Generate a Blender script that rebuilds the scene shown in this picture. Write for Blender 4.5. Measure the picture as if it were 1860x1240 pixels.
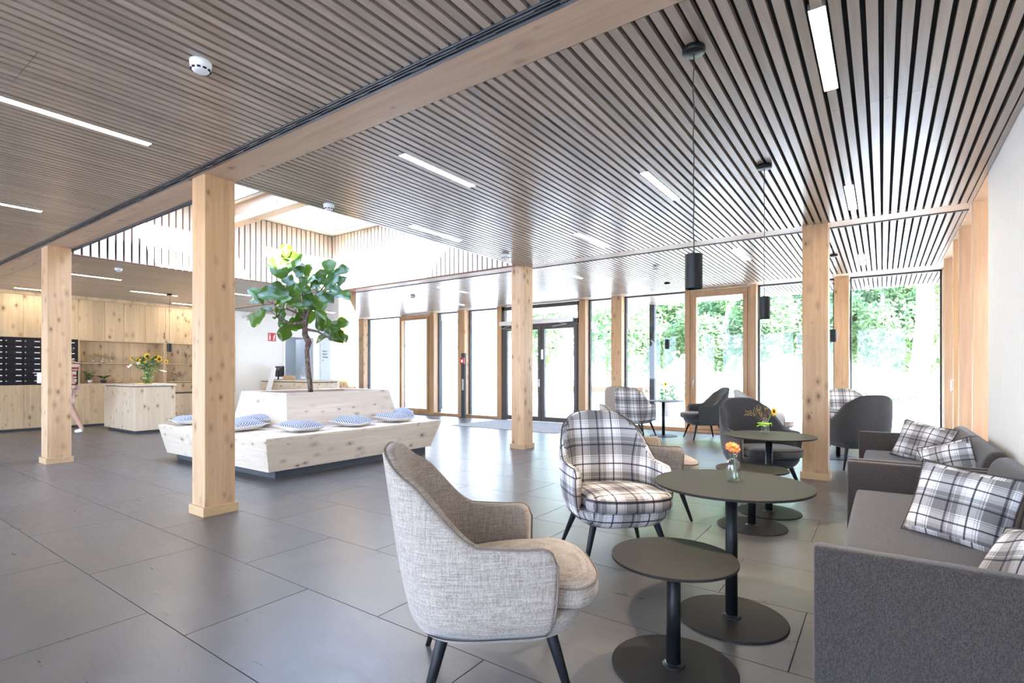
import bpy, math, random
from math import sin, cos, pi, radians as R, sqrt, atan2
from mathutils import Vector, Matrix, Euler
for o in list(bpy.data.objects): bpy.data.objects.remove(o)
SC = bpy.context.scene
COL = SC.collection
H = 1.33                      # camera height; x runs along the beams, y along the ceiling slats
TH = atan2(673.0, 952.5)
# ---------------------------------------------------------------- camera
cam = bpy.data.cameras.new('camera'); camo = bpy.data.objects.new('camera', cam); COL.objects.link(camo)
camo.location = (0, 0, H); camo.rotation_euler = (pi/2, 0, TH)
cam.sensor_width = 36; cam.lens = 36*952.5/1860; cam.shift_y = 55/1860; cam.clip_start = .05; cam.clip_end = 400
SC.camera = camo
# ---------------------------------------------------------------- world, sun, exposure
w = bpy.data.worlds.new('sky'); SC.world = w; w.use_nodes = True
nt = w.node_tree; bg = nt.nodes['Background']
sk_tc = nt.nodes.new('ShaderNodeTexCoord'); sk_sp = nt.nodes.new('ShaderNodeSeparateXYZ'); sk_r = nt.nodes.new('ShaderNodeValToRGB')
nt.links.new(sk_tc.outputs['Generated'], sk_sp.inputs[0]); nt.links.new(sk_sp.outputs['Z'], sk_r.inputs[0]); nt.links.new(sk_r.outputs[0], bg.inputs[0])
sk_r.color_ramp.elements[0].color = (.62, .745, 1, 1); sk_r.color_ramp.elements[0].position = .0
sk_r.color_ramp.elements[1].color = (.44, .59, 1, 1); sk_r.color_ramp.elements[1].position = .8
bg.inputs[1].default_value = 6.8
sun = bpy.data.lights.new('sun', 'SUN'); sun.energy = 29; sun.angle = R(.6); sun.color = (1, .95, .87)
so = bpy.data.objects.new('sun', sun); COL.objects.link(so)
so.rotation_euler = Vector((-1.15, .62, -1.0)).to_track_quat('-Z', 'Y').to_euler()
SC.view_settings.view_transform = 'Standard'; SC.view_settings.look = 'None'
SC.view_settings.gamma = 1; SC.view_settings.use_curve_mapping = False
SC.view_settings.exposure = 1.12
PEND_W = 48.0
STRIP_E = 30.0      # the recessed strip lamps
def portal(x, y, z, sx, sy, rot):
    l = bpy.data.lights.new('window_portal', 'AREA'); l.shape = 'RECTANGLE'; l.size = sx; l.size_y = sy; l.cycles.is_portal = True
    o = bpy.data.objects.new('window_portal', l); COL.objects.link(o); o.location = (x, y, z); o.rotation_euler = rot
portal(-7, 12.2, 1.6, 16, 3.1, (-pi/2, 0, 0))
portal(-7.6, -3.55, 1.6, 17, 3.0, (pi/2, 0, 0))
portal(1.2, 9.2, 1.6, 3.1, 5.4, (0, pi/2, 0))
portal(-7.7, 5.0, 4.5, 4.6, 4.6, (0, 0, 0))
# ---------------------------------------------------------------- helpers
class MB:
    def __init__(s): s.v = []; s.f = []; s.uv = None
    def add(s, v, f):
        n = len(s.v); s.v += [tuple(p) for p in v]; s.f += [tuple(i+n for i in q) for q in f]; return s
    def box(s, x0, x1, y0, y1, z0, z1, M=None):
        v = [Vector((x, y, z)) for z in (z0, z1) for y in (y0, y1) for x in (x0, x1)]
        if M: v = [M @ p for p in v]
        return s.add(v, [(0, 2, 3, 1), (4, 5, 7, 6), (0, 1, 5, 4), (2, 6, 7, 3), (0, 4, 6, 2), (1, 3, 7, 5)])
    def rings(s, rs, cap0=True, cap1=True, loop=True):
        n = len(rs[0]); v = [p for r in rs for p in r]; f = []
        for i in range(len(rs)-1):
            for j in range(n if loop else n-1):
                a = i*n+j; b = i*n+(j+1) % n; f.append((a, b, b+n, a+n))
        if cap0: f.append(tuple(range(n-1, -1, -1)))
        if cap1: f.append(tuple((len(rs)-1)*n+k for k in range(n)))
        return s.add(v, f)
    def lathe(s, prof, n=24, c=(0, 0, 0), cap0=True, cap1=True):
        return s.rings([[(c[0]+r*cos(2*pi*k/n), c[1]+r*sin(2*pi*k/n), c[2]+z) for k in range(n)] for r, z in prof], cap0, cap1)
    def tube(s, pts, r, n=8, closed=False):
        pts = [Vector(p) for p in pts]; m = len(pts); rs = []
        rr = r if isinstance(r, (list, tuple)) else [r]*m
        up = Vector((0, 0, 1)); prev = None
        for i, p in enumerate(pts):
            if closed: t = (pts[(i+1) % m]-pts[i-1])
            else: t = (pts[min(i+1, m-1)]-pts[max(i-1, 0)])
            t = t.normalized() if t.length > 1e-9 else Vector((0, 0, 1))
            a = prev if prev is not None else (up if abs(t.z) < .95 else Vector((1, 0, 0)))
            u = (a-t*a.dot(t)); u = u.normalized() if u.length > 1e-6 else t.orthogonal().normalized()
            prev = u; b = t.cross(u)
            rs.append([p+(u*cos(2*pi*k/n)+b*sin(2*pi*k/n))*rr[i] for k in range(n)])
        if closed: rs.append(rs[0]); return s.rings(rs, False, False)
        return s.rings(rs)
    def build(s, name, mat, parent=None, smooth=False, loc=None, uv=None):
        me = bpy.data.meshes.new(name); me.from_pydata(s.v, [], s.f); me.update()
        if smooth:
            for p in me.polygons: p.use_smooth = True
        if mat: me.materials.append(mat)
        if uv: boxuv(me)
        return link(name, me, parent, loc)
def link(name, me, parent=None, loc=None, rot=None):
    o = bpy.data.objects.new(name, me); COL.objects.link(o)
    if parent: o.parent = parent
    if loc: o.location = loc
    if rot: o.rotation_euler = rot
    return o
def boxuv(me):
    l = me.uv_layers.new(name='uv')
    for p in me.polygons:
        n = p.normal; a = [abs(n.x), abs(n.y), abs(n.z)]; k = a.index(max(a))
        for li in p.loop_indices:
            c = me.vertices[me.loops[li].vertex_index].co
            l.data[li].uv = (c.y, c.z) if k == 0 else ((c.x, c.z) if k == 1 else (c.y, c.x))
def subd(o, n=1, bev=None, seg=2):
    if bev:
        b = o.modifiers.new('b', 'BEVEL'); b.width = bev; b.segments = seg; b.limit_method = 'ANGLE'; b.angle_limit = R(35)
    if n:
        m = o.modifiers.new('s', 'SUBSURF'); m.levels = n; m.render_levels = n
    return o
def tag(o, label, cat=None, group=None, kind=None):
    o['label'] = label
    if cat: o['category'] = cat
    if group: o['group'] = group
    if kind: o['kind'] = kind
    return o
def thing(name, label, cat, loc=(0, 0, 0), rz=0, group=None, kind=None):
    o = bpy.data.objects.new(name, None); COL.objects.link(o); o.location = loc; o.rotation_euler = (0, 0, rz); o.empty_display_size = .1
    return tag(o, label, cat, group, kind)
def dup(root, loc, rz, label, group=None):
    def cp(o, par):
        c = o.copy(); COL.objects.link(c); c.parent = par
        for ch in o.children: cp(ch, c)
        return c
    r = cp(root, None); r.location = loc; r.rotation_euler = (0, 0, rz); r['label'] = label
    if group: r['group'] = group
    return r
def bevbox(name, x0, x1, y0, y1, z0, z1, mat, parent=None, b=.004, seg=2, uv=None):
    o = MB().box(x0, x1, y0, y1, z0, z1).build(name, mat, parent, uv=uv)
    if b: subd(o, 0, b, seg)
    return o
# ---------------------------------------------------------------- materials
class NT:
    def __init__(s, name):
        s.m = bpy.data.materials.new(name); s.m.use_nodes = True; s.t = s.m.node_tree; s.n = s.t.nodes
        s.p = s.n['Principled BSDF']; s.tc = s.n.new('ShaderNodeTexCoord')
    def new(s, t, **kw):
        n = s.n.new(t)
        for k, v in kw.items(): setattr(n, k, v)
        return n
    def l(s, a, b): s.t.links.new(a, b)
    def mapping(s, src, scale, loc=None):
        m = s.new('ShaderNodeMapping'); s.l(src, m.inputs[0]); m.inputs['Scale'].default_value = scale
        if loc is not None: s.l(loc, m.inputs['Location'])
        return m.outputs[0]
    def noise(s, vec, scale, detail=3, rough=.5, dist=0):
        n = s.new('ShaderNodeTexNoise'); s.l(vec, n.inputs['Vector']); n.inputs['Scale'].default_value = scale
        n.inputs['Detail'].default_value = detail; n.inputs['Roughness'].default_value = rough; n.inputs['Distortion'].default_value = dist
        return n.outputs['Fac']
    def ramp(s, fac, stops, interp='LINEAR'):
        r = s.new('ShaderNodeValToRGB'); s.l(fac, r.inputs[0]); cr = r.color_ramp; cr.interpolation = interp
        while len(cr.elements) < len(stops): cr.elements.new(.5)
        for e, (p, c) in zip(cr.elements, stops):
            e.position = p; e.color = (c, c, c, 1) if isinstance(c, (int, float)) else (*c, 1)
        return r.outputs[0]
    def mix(s, fac, a, b, mode='MIX'):
        m = s.new('ShaderNodeMix', data_type='RGBA', blend_type=mode)
        for i, x in ((0, fac), (6, a), (7, b)):
            if isinstance(x, (int, float)): m.inputs[i].default_value = x if i == 0 else (x, x, x, 1)
            elif isinstance(x, tuple): m.inputs[i].default_value = (*x, 1)
            else: s.l(x, m.inputs[i])
        return m.outputs[2]
    def math(s, op, a, b=None):
        m = s.new('ShaderNodeMath', operation=op)
        for i, x in ((0, a), (1, b)):
            if x is None: continue
            if isinstance(x, (int, float)): m.inputs[i].default_value = x
            else: s.l(x, m.inputs[i])
        return m.outputs[0]
    def rnd(s):
        return s.new('ShaderNodeObjectInfo').outputs['Random']
    def bump(s, h, strength=.2, dist=.01):
        b = s.new('ShaderNodeBump'); b.inputs['Strength'].default_value = strength; b.inputs['Distance'].default_value = dist
        s.l(h, b.inputs['Height']); s.l(b.outputs[0], s.p.inputs['Normal'])
    def done(s, col=None, rough=.6, metal=0, spec=None):
        if col is not None:
            if isinstance(col, tuple): s.p.inputs['Base Color'].default_value = (*col, 1)
            else: s.l(col, s.p.inputs['Base Color'])
        if isinstance(rough, (int, float)): s.p.inputs['Roughness'].default_value = rough
        else: s.l(rough, s.p.inputs['Roughness'])
        s.p.inputs['Metallic'].default_value = metal
        if spec is not None: s.p.inputs['Specular IOR Level'].default_value = spec
        return s.m
def flat(name, col, rough=.6, metal=0, var=.04, spec=None):
    t = NT(name); n = t.noise(t.tc.outputs['Object'], 9, 3)
    a = tuple(max(0, c*(1-var)) for c in col); b = tuple(min(1, c*(1+var)) for c in col)
    return t.done(t.ramp(n, [(.3, a), (.7, b)]), rough, metal, spec)
def emis(name, col, e):
    t = NT(name); t.p.inputs['Emission Color'].default_value = (*col, 1); t.p.inputs['Emission Strength'].default_value = e
    return t.done((.9, .9, .9), .5)
def wood(name, c1, c2, axis=2, knots=1.0, rough=.5, lam=0, var=.08, knotcol=(.16, .07, .03), coat=0, ks=None, boards=0, spec=None):
    t = NT(name); g = [26, 26, 26]; g[axis] = 1.3
    rn = t.rnd(); off = t.new('ShaderNodeCombineXYZ'); mul = t.math('MULTIPLY', rn, 37.0)
    for i in range(3): t.l(mul, off.inputs[i])
    ob = t.tc.outputs['Object']
    n1 = t.noise(t.mapping(ob, g, off.outputs[0]), 1.0, 4, .6, .6)
    g2 = [3.2, 3.2, 3.2]; g2[axis] = .35
    n2 = t.noise(t.mapping(ob, g2, off.outputs[0]), 1.0, 3, .5, 1.2)
    col = t.ramp(n1, [(.3, c1), (.72, c2)])
    col = t.mix(t.ramp(n2, [(.3, 0.0), (.7, .55)]), col, tuple(c*.8 for c in c1))
    if boards:
        wv = [0, 0, 0]; ax = [0, 1, 2]; ax.remove(axis)
        k = t.mapping(ob, [boards if i != axis else .45 for i in range(3)], off.outputs[0])
        vn = t.new('ShaderNodeTexVoronoi', distance='CHEBYCHEV'); t.l(k, vn.inputs['Vector']); vn.inputs['Scale'].default_value = 1; vn.inputs['Randomness'].default_value = .35
        h = t.new('ShaderNodeSeparateColor'); t.l(vn.outputs['Color'], h.inputs[0])
        col = t.mix(1.0, col, t.ramp(h.outputs[0], [(0, .88), (1, 1.05)]), 'MULTIPLY')
    if knots:
        ks = ks or 4.2
        kk = [ks, ks, ks]; kk[axis] = ks*.55
        wob = t.noise(ob, 20, 2)
        v = t.new('ShaderNodeTexVoronoi'); t.l(t.mapping(ob, kk, off.outputs[0]), v.inputs['Vector']); v.inputs['Scale'].default_value = 1
        s = t.new('ShaderNodeSeparateColor'); t.l(v.outputs['Color'], s.inputs[0])
        size = t.math('ADD', t.math('MULTIPLY', s.outputs[0], .17*knots), .03)
        d = t.math('DIVIDE', t.math('ADD', v.outputs['Distance'], t.math('MULTIPLY', wob, .025)), size)
        halo = t.ramp(d, [(.25, .55), (1.0, 0.0)])
        s3 = t.math('MULTIPLY', d, .5)
        col = t.mix(t.ramp(s3, [(.3, .85), (.6, .45), (1.0, 0.0)]), col, tuple(c*.62 for c in c1))
        col = t.mix(t.ramp(d, [(.35, .9), (.62, .55), (.8, 0.0)]), col, knotcol)
    if var: col = t.mix(1.0, col, t.ramp(rn, [(0, 1-var), (1, 1+var)]), 'MULTIPLY')
    t.bump(n1, .12, .004)
    if coat: t.p.inputs['Coat Weight'].default_value = coat; t.p.inputs['Coat Roughness'].default_value = .28
    return t.done(col, rough, 0, spec)
M = {}
M['slat'] = wood('oiled_oak', (.30, .235, .175), (.43, .35, .275), 1, 0, .32, var=.14, spec=.8, coat=.45)
M['spruce'] = wood('knotty_spruce_post', (.49, .29, .14), (.65, .425, .235), 2, 1.45, .5, ks=9)
M['beam'] = wood('spruce_beam', (.48, .325, .215), (.62, .455, .325), 0, 1.0, .45, ks=6)
M['bench'] = wood('white_oiled_spruce', (.62, .50, .37), (.76, .65, .52), 0, 1.35, .5, ks=8)
M['bench_y'] = wood('white_oiled_spruce_along_y', (.62, .50, .37), (.76, .65, .52), 1, 1.35, .5, ks=8)
M['panel'] = wood('knotty_spruce_panel', (.56, .38, .21), (.70, .52, .32), 2, 1.4, .5, ks=8, boards=5)
M['counter'] = wood('pale_spruce_panel', (.62, .46, .30), (.74, .60, .44), 2, 1.2, .5, ks=9)
M['larch'] = wood('larch_window_wood', (.48, .27, .125), (.62, .38, .19), 2, 0, .42, boards=9)
M['larch_x'] = wood('larch_window_wood_across', (.48, .27, .125), (.62, .38, .19), 0, 0, .42)
M['oakpost'] = wood('larch_post_wood', (.40, .235, .13), (.52, .33, .195), 2, 0, .4, boards=12)
M['plinth'] = wood('oak_plinth', (.50, .31, .15), (.60, .40, .21), 0, 0, .5)
M['deck'] = wood('deck_wood', (.5, .42, .36), (.6, .52, .46), 0, 0, .6)
M['felt'] = flat('black_felt', (.012, .012, .013), .95)
M['white'] = flat('white_plaster', (.86, .845, .82), .85, var=.012)
M['grey_room'] = flat('cool_white_paint', (.62, .68, .76), .8, var=.01)
M['black'] = flat('matt_black_metal', (.007, .008, .009), .42, spec=.3)
M['black2'] = flat('black_textured_coating', (.017, .017, .018), .5)
M['tabletop'] = flat('matt_black_laminate', (.026, .022, .019), .5, spec=.16)
M['legblack'] = flat('black_stained_ash', (.009, .010, .012), .45, spec=.3)
M['darkframe'] = flat('anthracite_frame', (.065, .055, .05), .4)
M['rail'] = flat('grey_aluminium_rail', (.22, .24, .28), .35, .8)
M['alu'] = flat('brushed_aluminium', (.6, .6, .6), .35, .7)
M['chrome'] = flat('chrome', (.75, .75, .75), .12, 1)
M['plastic'] = flat('white_plastic', (.82, .82, .82), .45, var=.01)
M['red'] = flat('red_plastic', (.55, .02, .02), .4)
M['toe'] = flat('dark_grey_plinth', (.05, .05, .055), .6)
M['mail'] = flat('black_mailbox_front', (.012, .010, .012), .45, spec=.25)
M['brass'] = flat('knob_steel', (.55, .5, .4), .3, .9)
M['paper'] = flat('white_card', (.85, .85, .84), .7, var=.01)
M['clay'] = flat('soil', (.06, .04, .03), .95, var=.3)
M['strip'] = emis('lamp_diffuser', (1, .86, .70), STRIP_E)
M['led'] = emis('warm_lamp', (1, .8, .55), 12)
M['green'] = emis('exit_sign_green', (.05, .6, .25), 1.2)
def glass(name, tint=(.96, .985, .98), f0=.03, k=.8, rough=.01):
    m = bpy.data.materials.new(name); m.use_nodes = True; t = m.node_tree; t.nodes.clear()
    o = t.nodes.new('ShaderNodeOutputMaterial'); mx = t.nodes.new('ShaderNodeMixShader'); tr = t.nodes.new('ShaderNodeBsdfTransparent'); gl = t.nodes.new('ShaderNodeBsdfGlossy')
    lw_ = t.nodes.new('ShaderNodeLayerWeight'); lw_.inputs[0].default_value = .5; tr.inputs[0].default_value = (*tint, 1); gl.inputs['Roughness'].default_value = rough
    p = t.nodes.new('ShaderNodeMath'); p.operation = 'POWER'; p.inputs[1].default_value = 6.8
    a = t.nodes.new('ShaderNodeMath'); a.operation = 'MULTIPLY_ADD'; a.inputs[1].default_value = k; a.inputs[2].default_value = f0; a.use_clamp = True
    t.links.new(lw_.outputs['Facing'], p.inputs[0]); t.links.new(p.outputs[0], a.inputs[0]); t.links.new(a.outputs[0], mx.inputs[0]); t.links.new(tr.outputs[0], mx.inputs[1]); t.links.new(gl.outputs[0], mx.inputs[2]); t.links.new(mx.outputs[0], o.inputs[0])
    return m
M['glass'] = glass('window_glass')
M['bottle'] = glass('bottle_glass', (.95, .97, .96), .14, .9)
M['water'] = glass('water', (.95, .96, .93), .03, .4)
M['greenglass'] = glass('tinted_vase_glass', (.80, .85, .62), .09, .8)
# floor tile
t = NT('slate_floor_tile'); rn = t.rnd(); off = t.new('ShaderNodeCombineXYZ'); mu = t.math('MULTIPLY', rn, 53)
for i in range(3): t.l(mu, off.inputs[i])
ob = t.mapping(t.tc.outputs['Object'], (1, 1, 1), off.outputs[0])
n1 = t.noise(ob, 1.6, 5, .55, .8); n2 = t.noise(t.mapping(t.tc.outputs['Object'], (3, 14, 14), off.outputs[0]), 1.6, 6, .65, .5); n3 = t.noise(ob, 60, 3)
c = t.ramp(n1, [(.3, (.085, .079, .075)), (.7, (.13, .119, .11))])
c = t.mix(.35, c, t.ramp(n2, [(.3, (.062, .06, .061)), (.75, (.155, .143, .132))]))
c = t.mix(1.0, c, t.ramp(rn, [(0, .93), (1, 1.07)]), 'MULTIPLY')
t.bump(t.math('ADD', t.math('MULTIPLY', n2, 1.0), t.math('MULTIPLY', n3, .25)), .25, .004)
M['tile'] = t.done(c, t.ramp(n2, [(.3, .27), (.7, .38)]), 0, .6)
M['grout'] = flat('grey_grout', (.06, .058, .06), .8)
# fabrics
def fabric(name, c1, c2, sc=420, streak=0, st=260):
    t = NT(name); ob = t.tc.outputs['Object']
    a = t.noise(t.mapping(ob, (1, 1, .25)), sc, 1); b = t.noise(t.mapping(ob, (.25, .25, 1)), sc, 1)
    n = t.math('MULTIPLY', t.math('ADD', a, b), .5)
    if streak:
        s1 = t.noise(t.mapping(ob, (1, 1, .05)), st, 1); s2 = t.noise(t.mapping(ob, (.05, .05, 1)), st, 1)
        n = t.math('ADD', t.math('MULTIPLY', n, .5), t.math('MULTIPLY', t.math('ADD', s1, s2), .25))
    t.bump(n, .35, .002)
    t.p.inputs['Sheen Weight'].default_value = .25
    return t.done(t.ramp(n, [(.40, c1), (.60, c2)]), .95, 0, .15)
M['tweed'] = fabric('beige_grey_tweed', (.24, .20, .165), (.52, .45, .38), 520, 1)
M['palefab'] = fabric('pale_grey_fabric', (.38, .37, .37), (.6, .59, .58), 330, 1)
M['greyfab'] = fabric('charcoal_felt_fabric', (.034, .033, .033), (.068, .065, .064), 420)
M['sofafab'] = fabric('brown_grey_felt', (.040, .033, .028), (.085, .070, .060), 420)
def plaid(name, k=1.0):
    t = NT(name); uv = t.new('ShaderNodeUVMap'); uv.uv_map = 'uv'
    s = t.new('ShaderNodeSeparateXYZ'); t.l(uv.outputs[0], s.inputs[0])
    def band(src, per, off):
        f = t.math('FRACT', t.math('ADD', t.math('MULTIPLY', src, 1/per), off))
        G, W, K, L = .43, 1.0, .045, .78
        return t.ramp(f, [(0, G), (.10, K), (.145, G), (.20, L), (.22, G), (.34, W), (.355, L), (.385, W), (.40, L), (.43, W), (.50, W), (.56, K), (.60, W), (.70, W), (.72, L), (.75, W), (.78, G), (.80, W), (.83, G)], 'CONSTANT')
    a = band(s.outputs[0], .25*k, .13); b = band(s.outputs[1], .27*k, .31)
    c = t.mix(1.0, a, b, 'MULTIPLY')
    c = t.mix(.35, c, t.mix(.5, a, b))
    tone = t.ramp(c, [(0, (.02, .02, .035)), (.16, (.10, .095, .10)), (.33, (.27, .25, .24)), (.6, (.52, .49, .47)), (1, (.88, .86, .86))])
    n = t.noise(t.tc.outputs['Object'], 420, 2); t.bump(n, .3, .0015)
    return t.done(t.mix(1.0, tone, t.ramp(n, [(.35, .86), (.65, 1.08)]), 'MULTIPLY'), .92, 0, .15)
M['plaid'] = plaid('grey_white_plaid'); M['plaid_s'] = plaid('grey_white_plaid_cushion', .8)
t = NT('blue_white_woven_dots'); uv = t.new('ShaderNodeUVMap'); uv.uv_map = 'uv'; s = t.new('ShaderNodeSeparateXYZ'); t.l(uv.outputs[0], s.inputs[0])
sx = t.math('SINE', t.math('MULTIPLY', s.outputs[0], 2*pi/.040)); sy = t.math('SINE', t.math('MULTIPLY', s.outputs[1], 2*pi/.024))
v = t.math('MULTIPLY', sx, sy); v = t.math('ADD', t.math('MULTIPLY', v, .5), .5)
M['dots'] = t.done(t.ramp(v, [(.34, (.78, .78, .80)), (.48, (.04, .055, .12))]), .9, 0, .15)
M['cream'] = flat('cream_cotton', (.72, .69, .64), .9)
M['piping_dark'] = flat('dark_piping', (.05, .035, .035), .8); M['piping_tweed'] = flat('brown_seam', (.22, .17, .14), .8); M['piping_grey'] = flat('grey_seam', (.04, .04, .042), .8)
# plants
def leafm(name, c1, c2, tr=.5, rough=.35):
    t = NT(name); n = t.noise(t.tc.outputs['Object'], 14, 3); rn = t.rnd()
    c = t.mix(rn, c1, c2)
    c = t.mix(t.ramp(n, [(.35, 0.0), (.7, .35)]), c, tuple(min(1, x*1.4) for x in c2))
    tl = t.new('ShaderNodeBsdfTranslucent'); mx = t.new('ShaderNodeMixShader'); mx.inputs[0].default_value = tr
    t.l(c, t.p.inputs['Base Color']); t.l(c, tl.inputs[0]); t.p.inputs['Roughness'].default_value = rough
    out = t.n['Material Output']; t.l(t.p.outputs[0], mx.inputs[1]); t.l(tl.outputs[0], mx.inputs[2]); t.l(mx.outputs[0], out.inputs[0])
    return t.m
M['fig'] = leafm('fig_leaf', (.022, .062, .014), (.085, .165, .013), .30, .25)
M['tree'] = leafm('tree_leaf', (.13, .25, .10), (.32, .45, .24), .45, .6)
M['tree2'] = leafm('glare_paled_leaf', (.42, .55, .38), (.6, .7, .5), .45, .6)  # leaf colour lightened to stand for outdoor glare
M['hedge'] = leafm('hedge_leaf', (.06, .14, .04), (.12, .24, .07), .3, .6)
M['stem'] = leafm('green_stem', (.10, .22, .05), (.16, .3, .08), .1)
M['leafs'] = leafm('bouquet_leaf', (.04, .12, .03), (.12, .26, .06), .3)
M['yellow'] = flat('sunflower_petal', (.85, .50, .01), .6); M['orange'] = flat('gerbera_petal', (.75, .22, .05), .6, var=.2)
M['seed'] = flat('sunflower_centre', (.07, .03, .015), .9); M['dryfl'] = flat('dried_flower', (.30, .22, .05), .9, var=.3)
M['redfl'] = flat('dark_red_flower', (.15, .01, .015), .8); M['whitefl'] = flat('white_lily', (.8, .8, .7), .6)
M['ribbon'] = flat('lime_ribbon', (.35, .65, .04), .5); M['twig'] = flat('brown_twig', (.14, .10, .06), .9)
t = NT('tree_bark'); n = t.noise(t.mapping(t.tc.outputs['Object'], (1, 1, .35)), 45, 5, .7); t.bump(n, .8, .01)
M['bark'] = t.done(t.ramp(n, [(.38, (.05, .03, .02)), (.55, (.17, .11, .08)), (.68, (.42, .37, .32))]), .9)
M['palebark'] = flat('pale_bark', (.5, .46, .42), .9, var=.2)
# outdoors
M['pave'] = flat('pale_paving', (.62, .61, .59), .9, var=.05); M['pave_dark'] = flat('dark_paving', (.2, .2, .22), .9); M['lawn'] = flat('dry_lawn', (.42, .42, .30), .95, var=.2)
M['facade'] = flat('white_render', (.78, .78, .77), .9); M['grey_b'] = flat('grey_building', (.35, .37, .42), .85)
M['curb'] = flat('rust_edging', (.32, .16, .08), .8); M['skin'] = flat('skin', (.48, .27, .19), .6, var=.06)
M['concrete'] = flat('roof_slab', (.5, .5, .5), .9)
# ================================================================ SETTING
C = 3.15; P_ = .0755; SW = .0505
X0, X1 = -16.0, .79
# floor base and tiles
fl = thing('floor', 'dark grey slate-look tiled floor of the lobby', None, kind='structure')
MB().box(-24, 1.3, -3.6, 12.15, -.12, -.006).build('grout_bed', M['grout'], fl)
TL, TW, Y00 = 1.373, .699, .507
offs = {0: -3.315, 1: -2.877, 2: -3.615, 3: -3.087, 4: -3.553, 5: -2.58, 6: -3.2, 7: -3.9, 8: -2.9, 9: -3.45, -1: -3.7, -2: -2.9}
rg = random.Random(5)
full = None
for k in range(-2, 17):
    y0 = Y00+k*TW; o = offs.get(k, -3+rg.random()*TL); y1 = min(y0+TW, 12.1)
    i0 = int((X0-o)//TL)
    for i in range(i0, i0+16):
        xa = o+i*TL; xb = xa+TL
        a = max(xa, -15.79); b = min(xb, .98)
        if b-a < .02: continue
        g = .0022
        w_, h_ = b-a-2*g, y1-y0-2*g
        isfull = abs(w_-(TL-2*g)) < 1e-4 and abs(h_-(TW-2*g)) < 1e-4
        if isfull and full:
            link('floor_tile', full, fl, ((a+b)/2, (y0+y1)/2, 0))
        else:
            q = MB(); q.rings([[(-w_/2, -h_/2, -.01), (w_/2, -h_/2, -.01), (w_/2, h_/2, -.01), (-w_/2, h_/2, -.01)], [(-w_/2, -h_/2, -.0008), (w_/2, -h_/2, -.0008), (w_/2, h_/2, -.0008), (-w_/2, h_/2, -.0008)],
                [(-w_/2+.001, -h_/2+.001, 0), (w_/2-.001, -h_/2+.001, 0), (w_/2-.001, h_/2-.001, 0), (-w_/2+.001, h_/2-.001, 0)]], False, True)
            ob_ = q.build('floor_tile', M['tile'], fl, loc=((a+b)/2, (y0+y1)/2, 0))
            if isfull: full = ob_.data
MB().box(-24, -15.8, 8, 12.1, -.02, 0).build('corridor_floor', M['tile'], fl)
# ceiling: felt boards + one slat each
XL = [X0, X1]
def ceil_bay(name, label, xa, xb, y0, y1, holes, joint=None, z=C):
    root = thing(name, label, None, kind='structure')
    MB().box(xa, xb, y0, y1, z+.036, z+.05).build('felt_backing', M['felt'], root)
    k0 = math.ceil((xa+.27-P_)/P_); cache = {}
    n0 = math.ceil((xa+.2446)/P_); 
    x = -.2446-P_*0
    i = math.ceil((xa+.245)/P_)
    out = []
    while True:
        cx = -.270+i*P_
        if cx+SW/2 > xb: break
        if cx-SW/2 >= xa-.001:
            segs = [(y0, y1)]
            for hx, h0, h1 in holes:
                if abs(cx-hx) < P_*.6:
                    ns = []
                    for s0, s1 in segs:
                        if h1 <= s0 or h0 >= s1: ns.append((s0, s1)); continue
                        if h0 > s0: ns.append((s0, h0))
                        if h1 < s1: ns.append((h1, s1))
                    segs = ns
            g = (i//8)
            jy = y0+(.35+.3*((g*7) % 3)/1.0*.7)*(y1-y0) if joint is None else joint(g)
            key = (tuple(segs), round(jy, 3))
            if key not in cache:
                q = MB()
                for s0, s1 in segs:
                    cuts = [s0]+([jy] if s0+.1 < jy < s1-.1 else [])+[s1]
                    for a, b in zip(cuts[:-1], cuts[1:]):
                        q.box(-SW/2, SW/2, a+(.0012 if a == jy else 0), b-(.0012 if b == jy else 0), 0, .036)
                me = bpy.data.meshes.new('ceiling_slat'); me.from_pydata(q.v, [], q.f); me.materials.append(M['slat']); cache[key] = me
            link('ceiling_slat', cache[key], root, (cx, 0, z))
        i += 1
    if abs(xb-X1) < .01: MB().box(.748, .786, y0, y1, z, z+.036).build('edge_slat', M['slat'], root)
    return root
LX = [-.270-20*P_*k for k in range(11)]     # lamp rows: -.27, -1.78, -3.29, -4.80 ...
lamps = [(0, 3.02, 3.96), (0, 6.08, 7.02), (0, 9.8, 10.76), (1, 4.6, 5.54), (1, 8.25, 9.2), (2, 3.05, 3.99), (2, 6.12, 7.06), (3, .82, 1.765), (3, 4.6, 5.55), (3, 8.16, 9.15), (4, 9.98, 10.9), (5, .85, 1.79),
         (5, 8.3, 9.26), (6, 10.0, 10.93), (8, 3.2, 4.03), (8, 6.22, 7.14), (9, 4.7, 5.66), (10, 3.05, 3.95), (10, 6.15, 7.05), (9, 9.2, 10.1)]
holes = [(LX[a], b, c) for a, b, c in lamps]
ceil_bay('ceiling', 'slatted oak ceiling before the front beam', X0, X1, -3.5, 2.19, holes)
ceil_bay('ceiling', 'slatted oak ceiling above the seating between the two beams', -5.16, X1, 2.59, 7.45, holes)
ceil_bay('ceiling', 'slatted oak ceiling beyond the light well over the cabinets', X0, -10.3, 2.59, 7.45, holes)
ceil_bay('ceiling', 'slatted oak ceiling along the window front', X0, X1, 7.78, 11.5, holes)
ceil_bay('ceiling', 'slatted underside of the outdoor canopy', -16, 4.8, 12.2, 14.0, [], joint=lambda g: 99)
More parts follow.
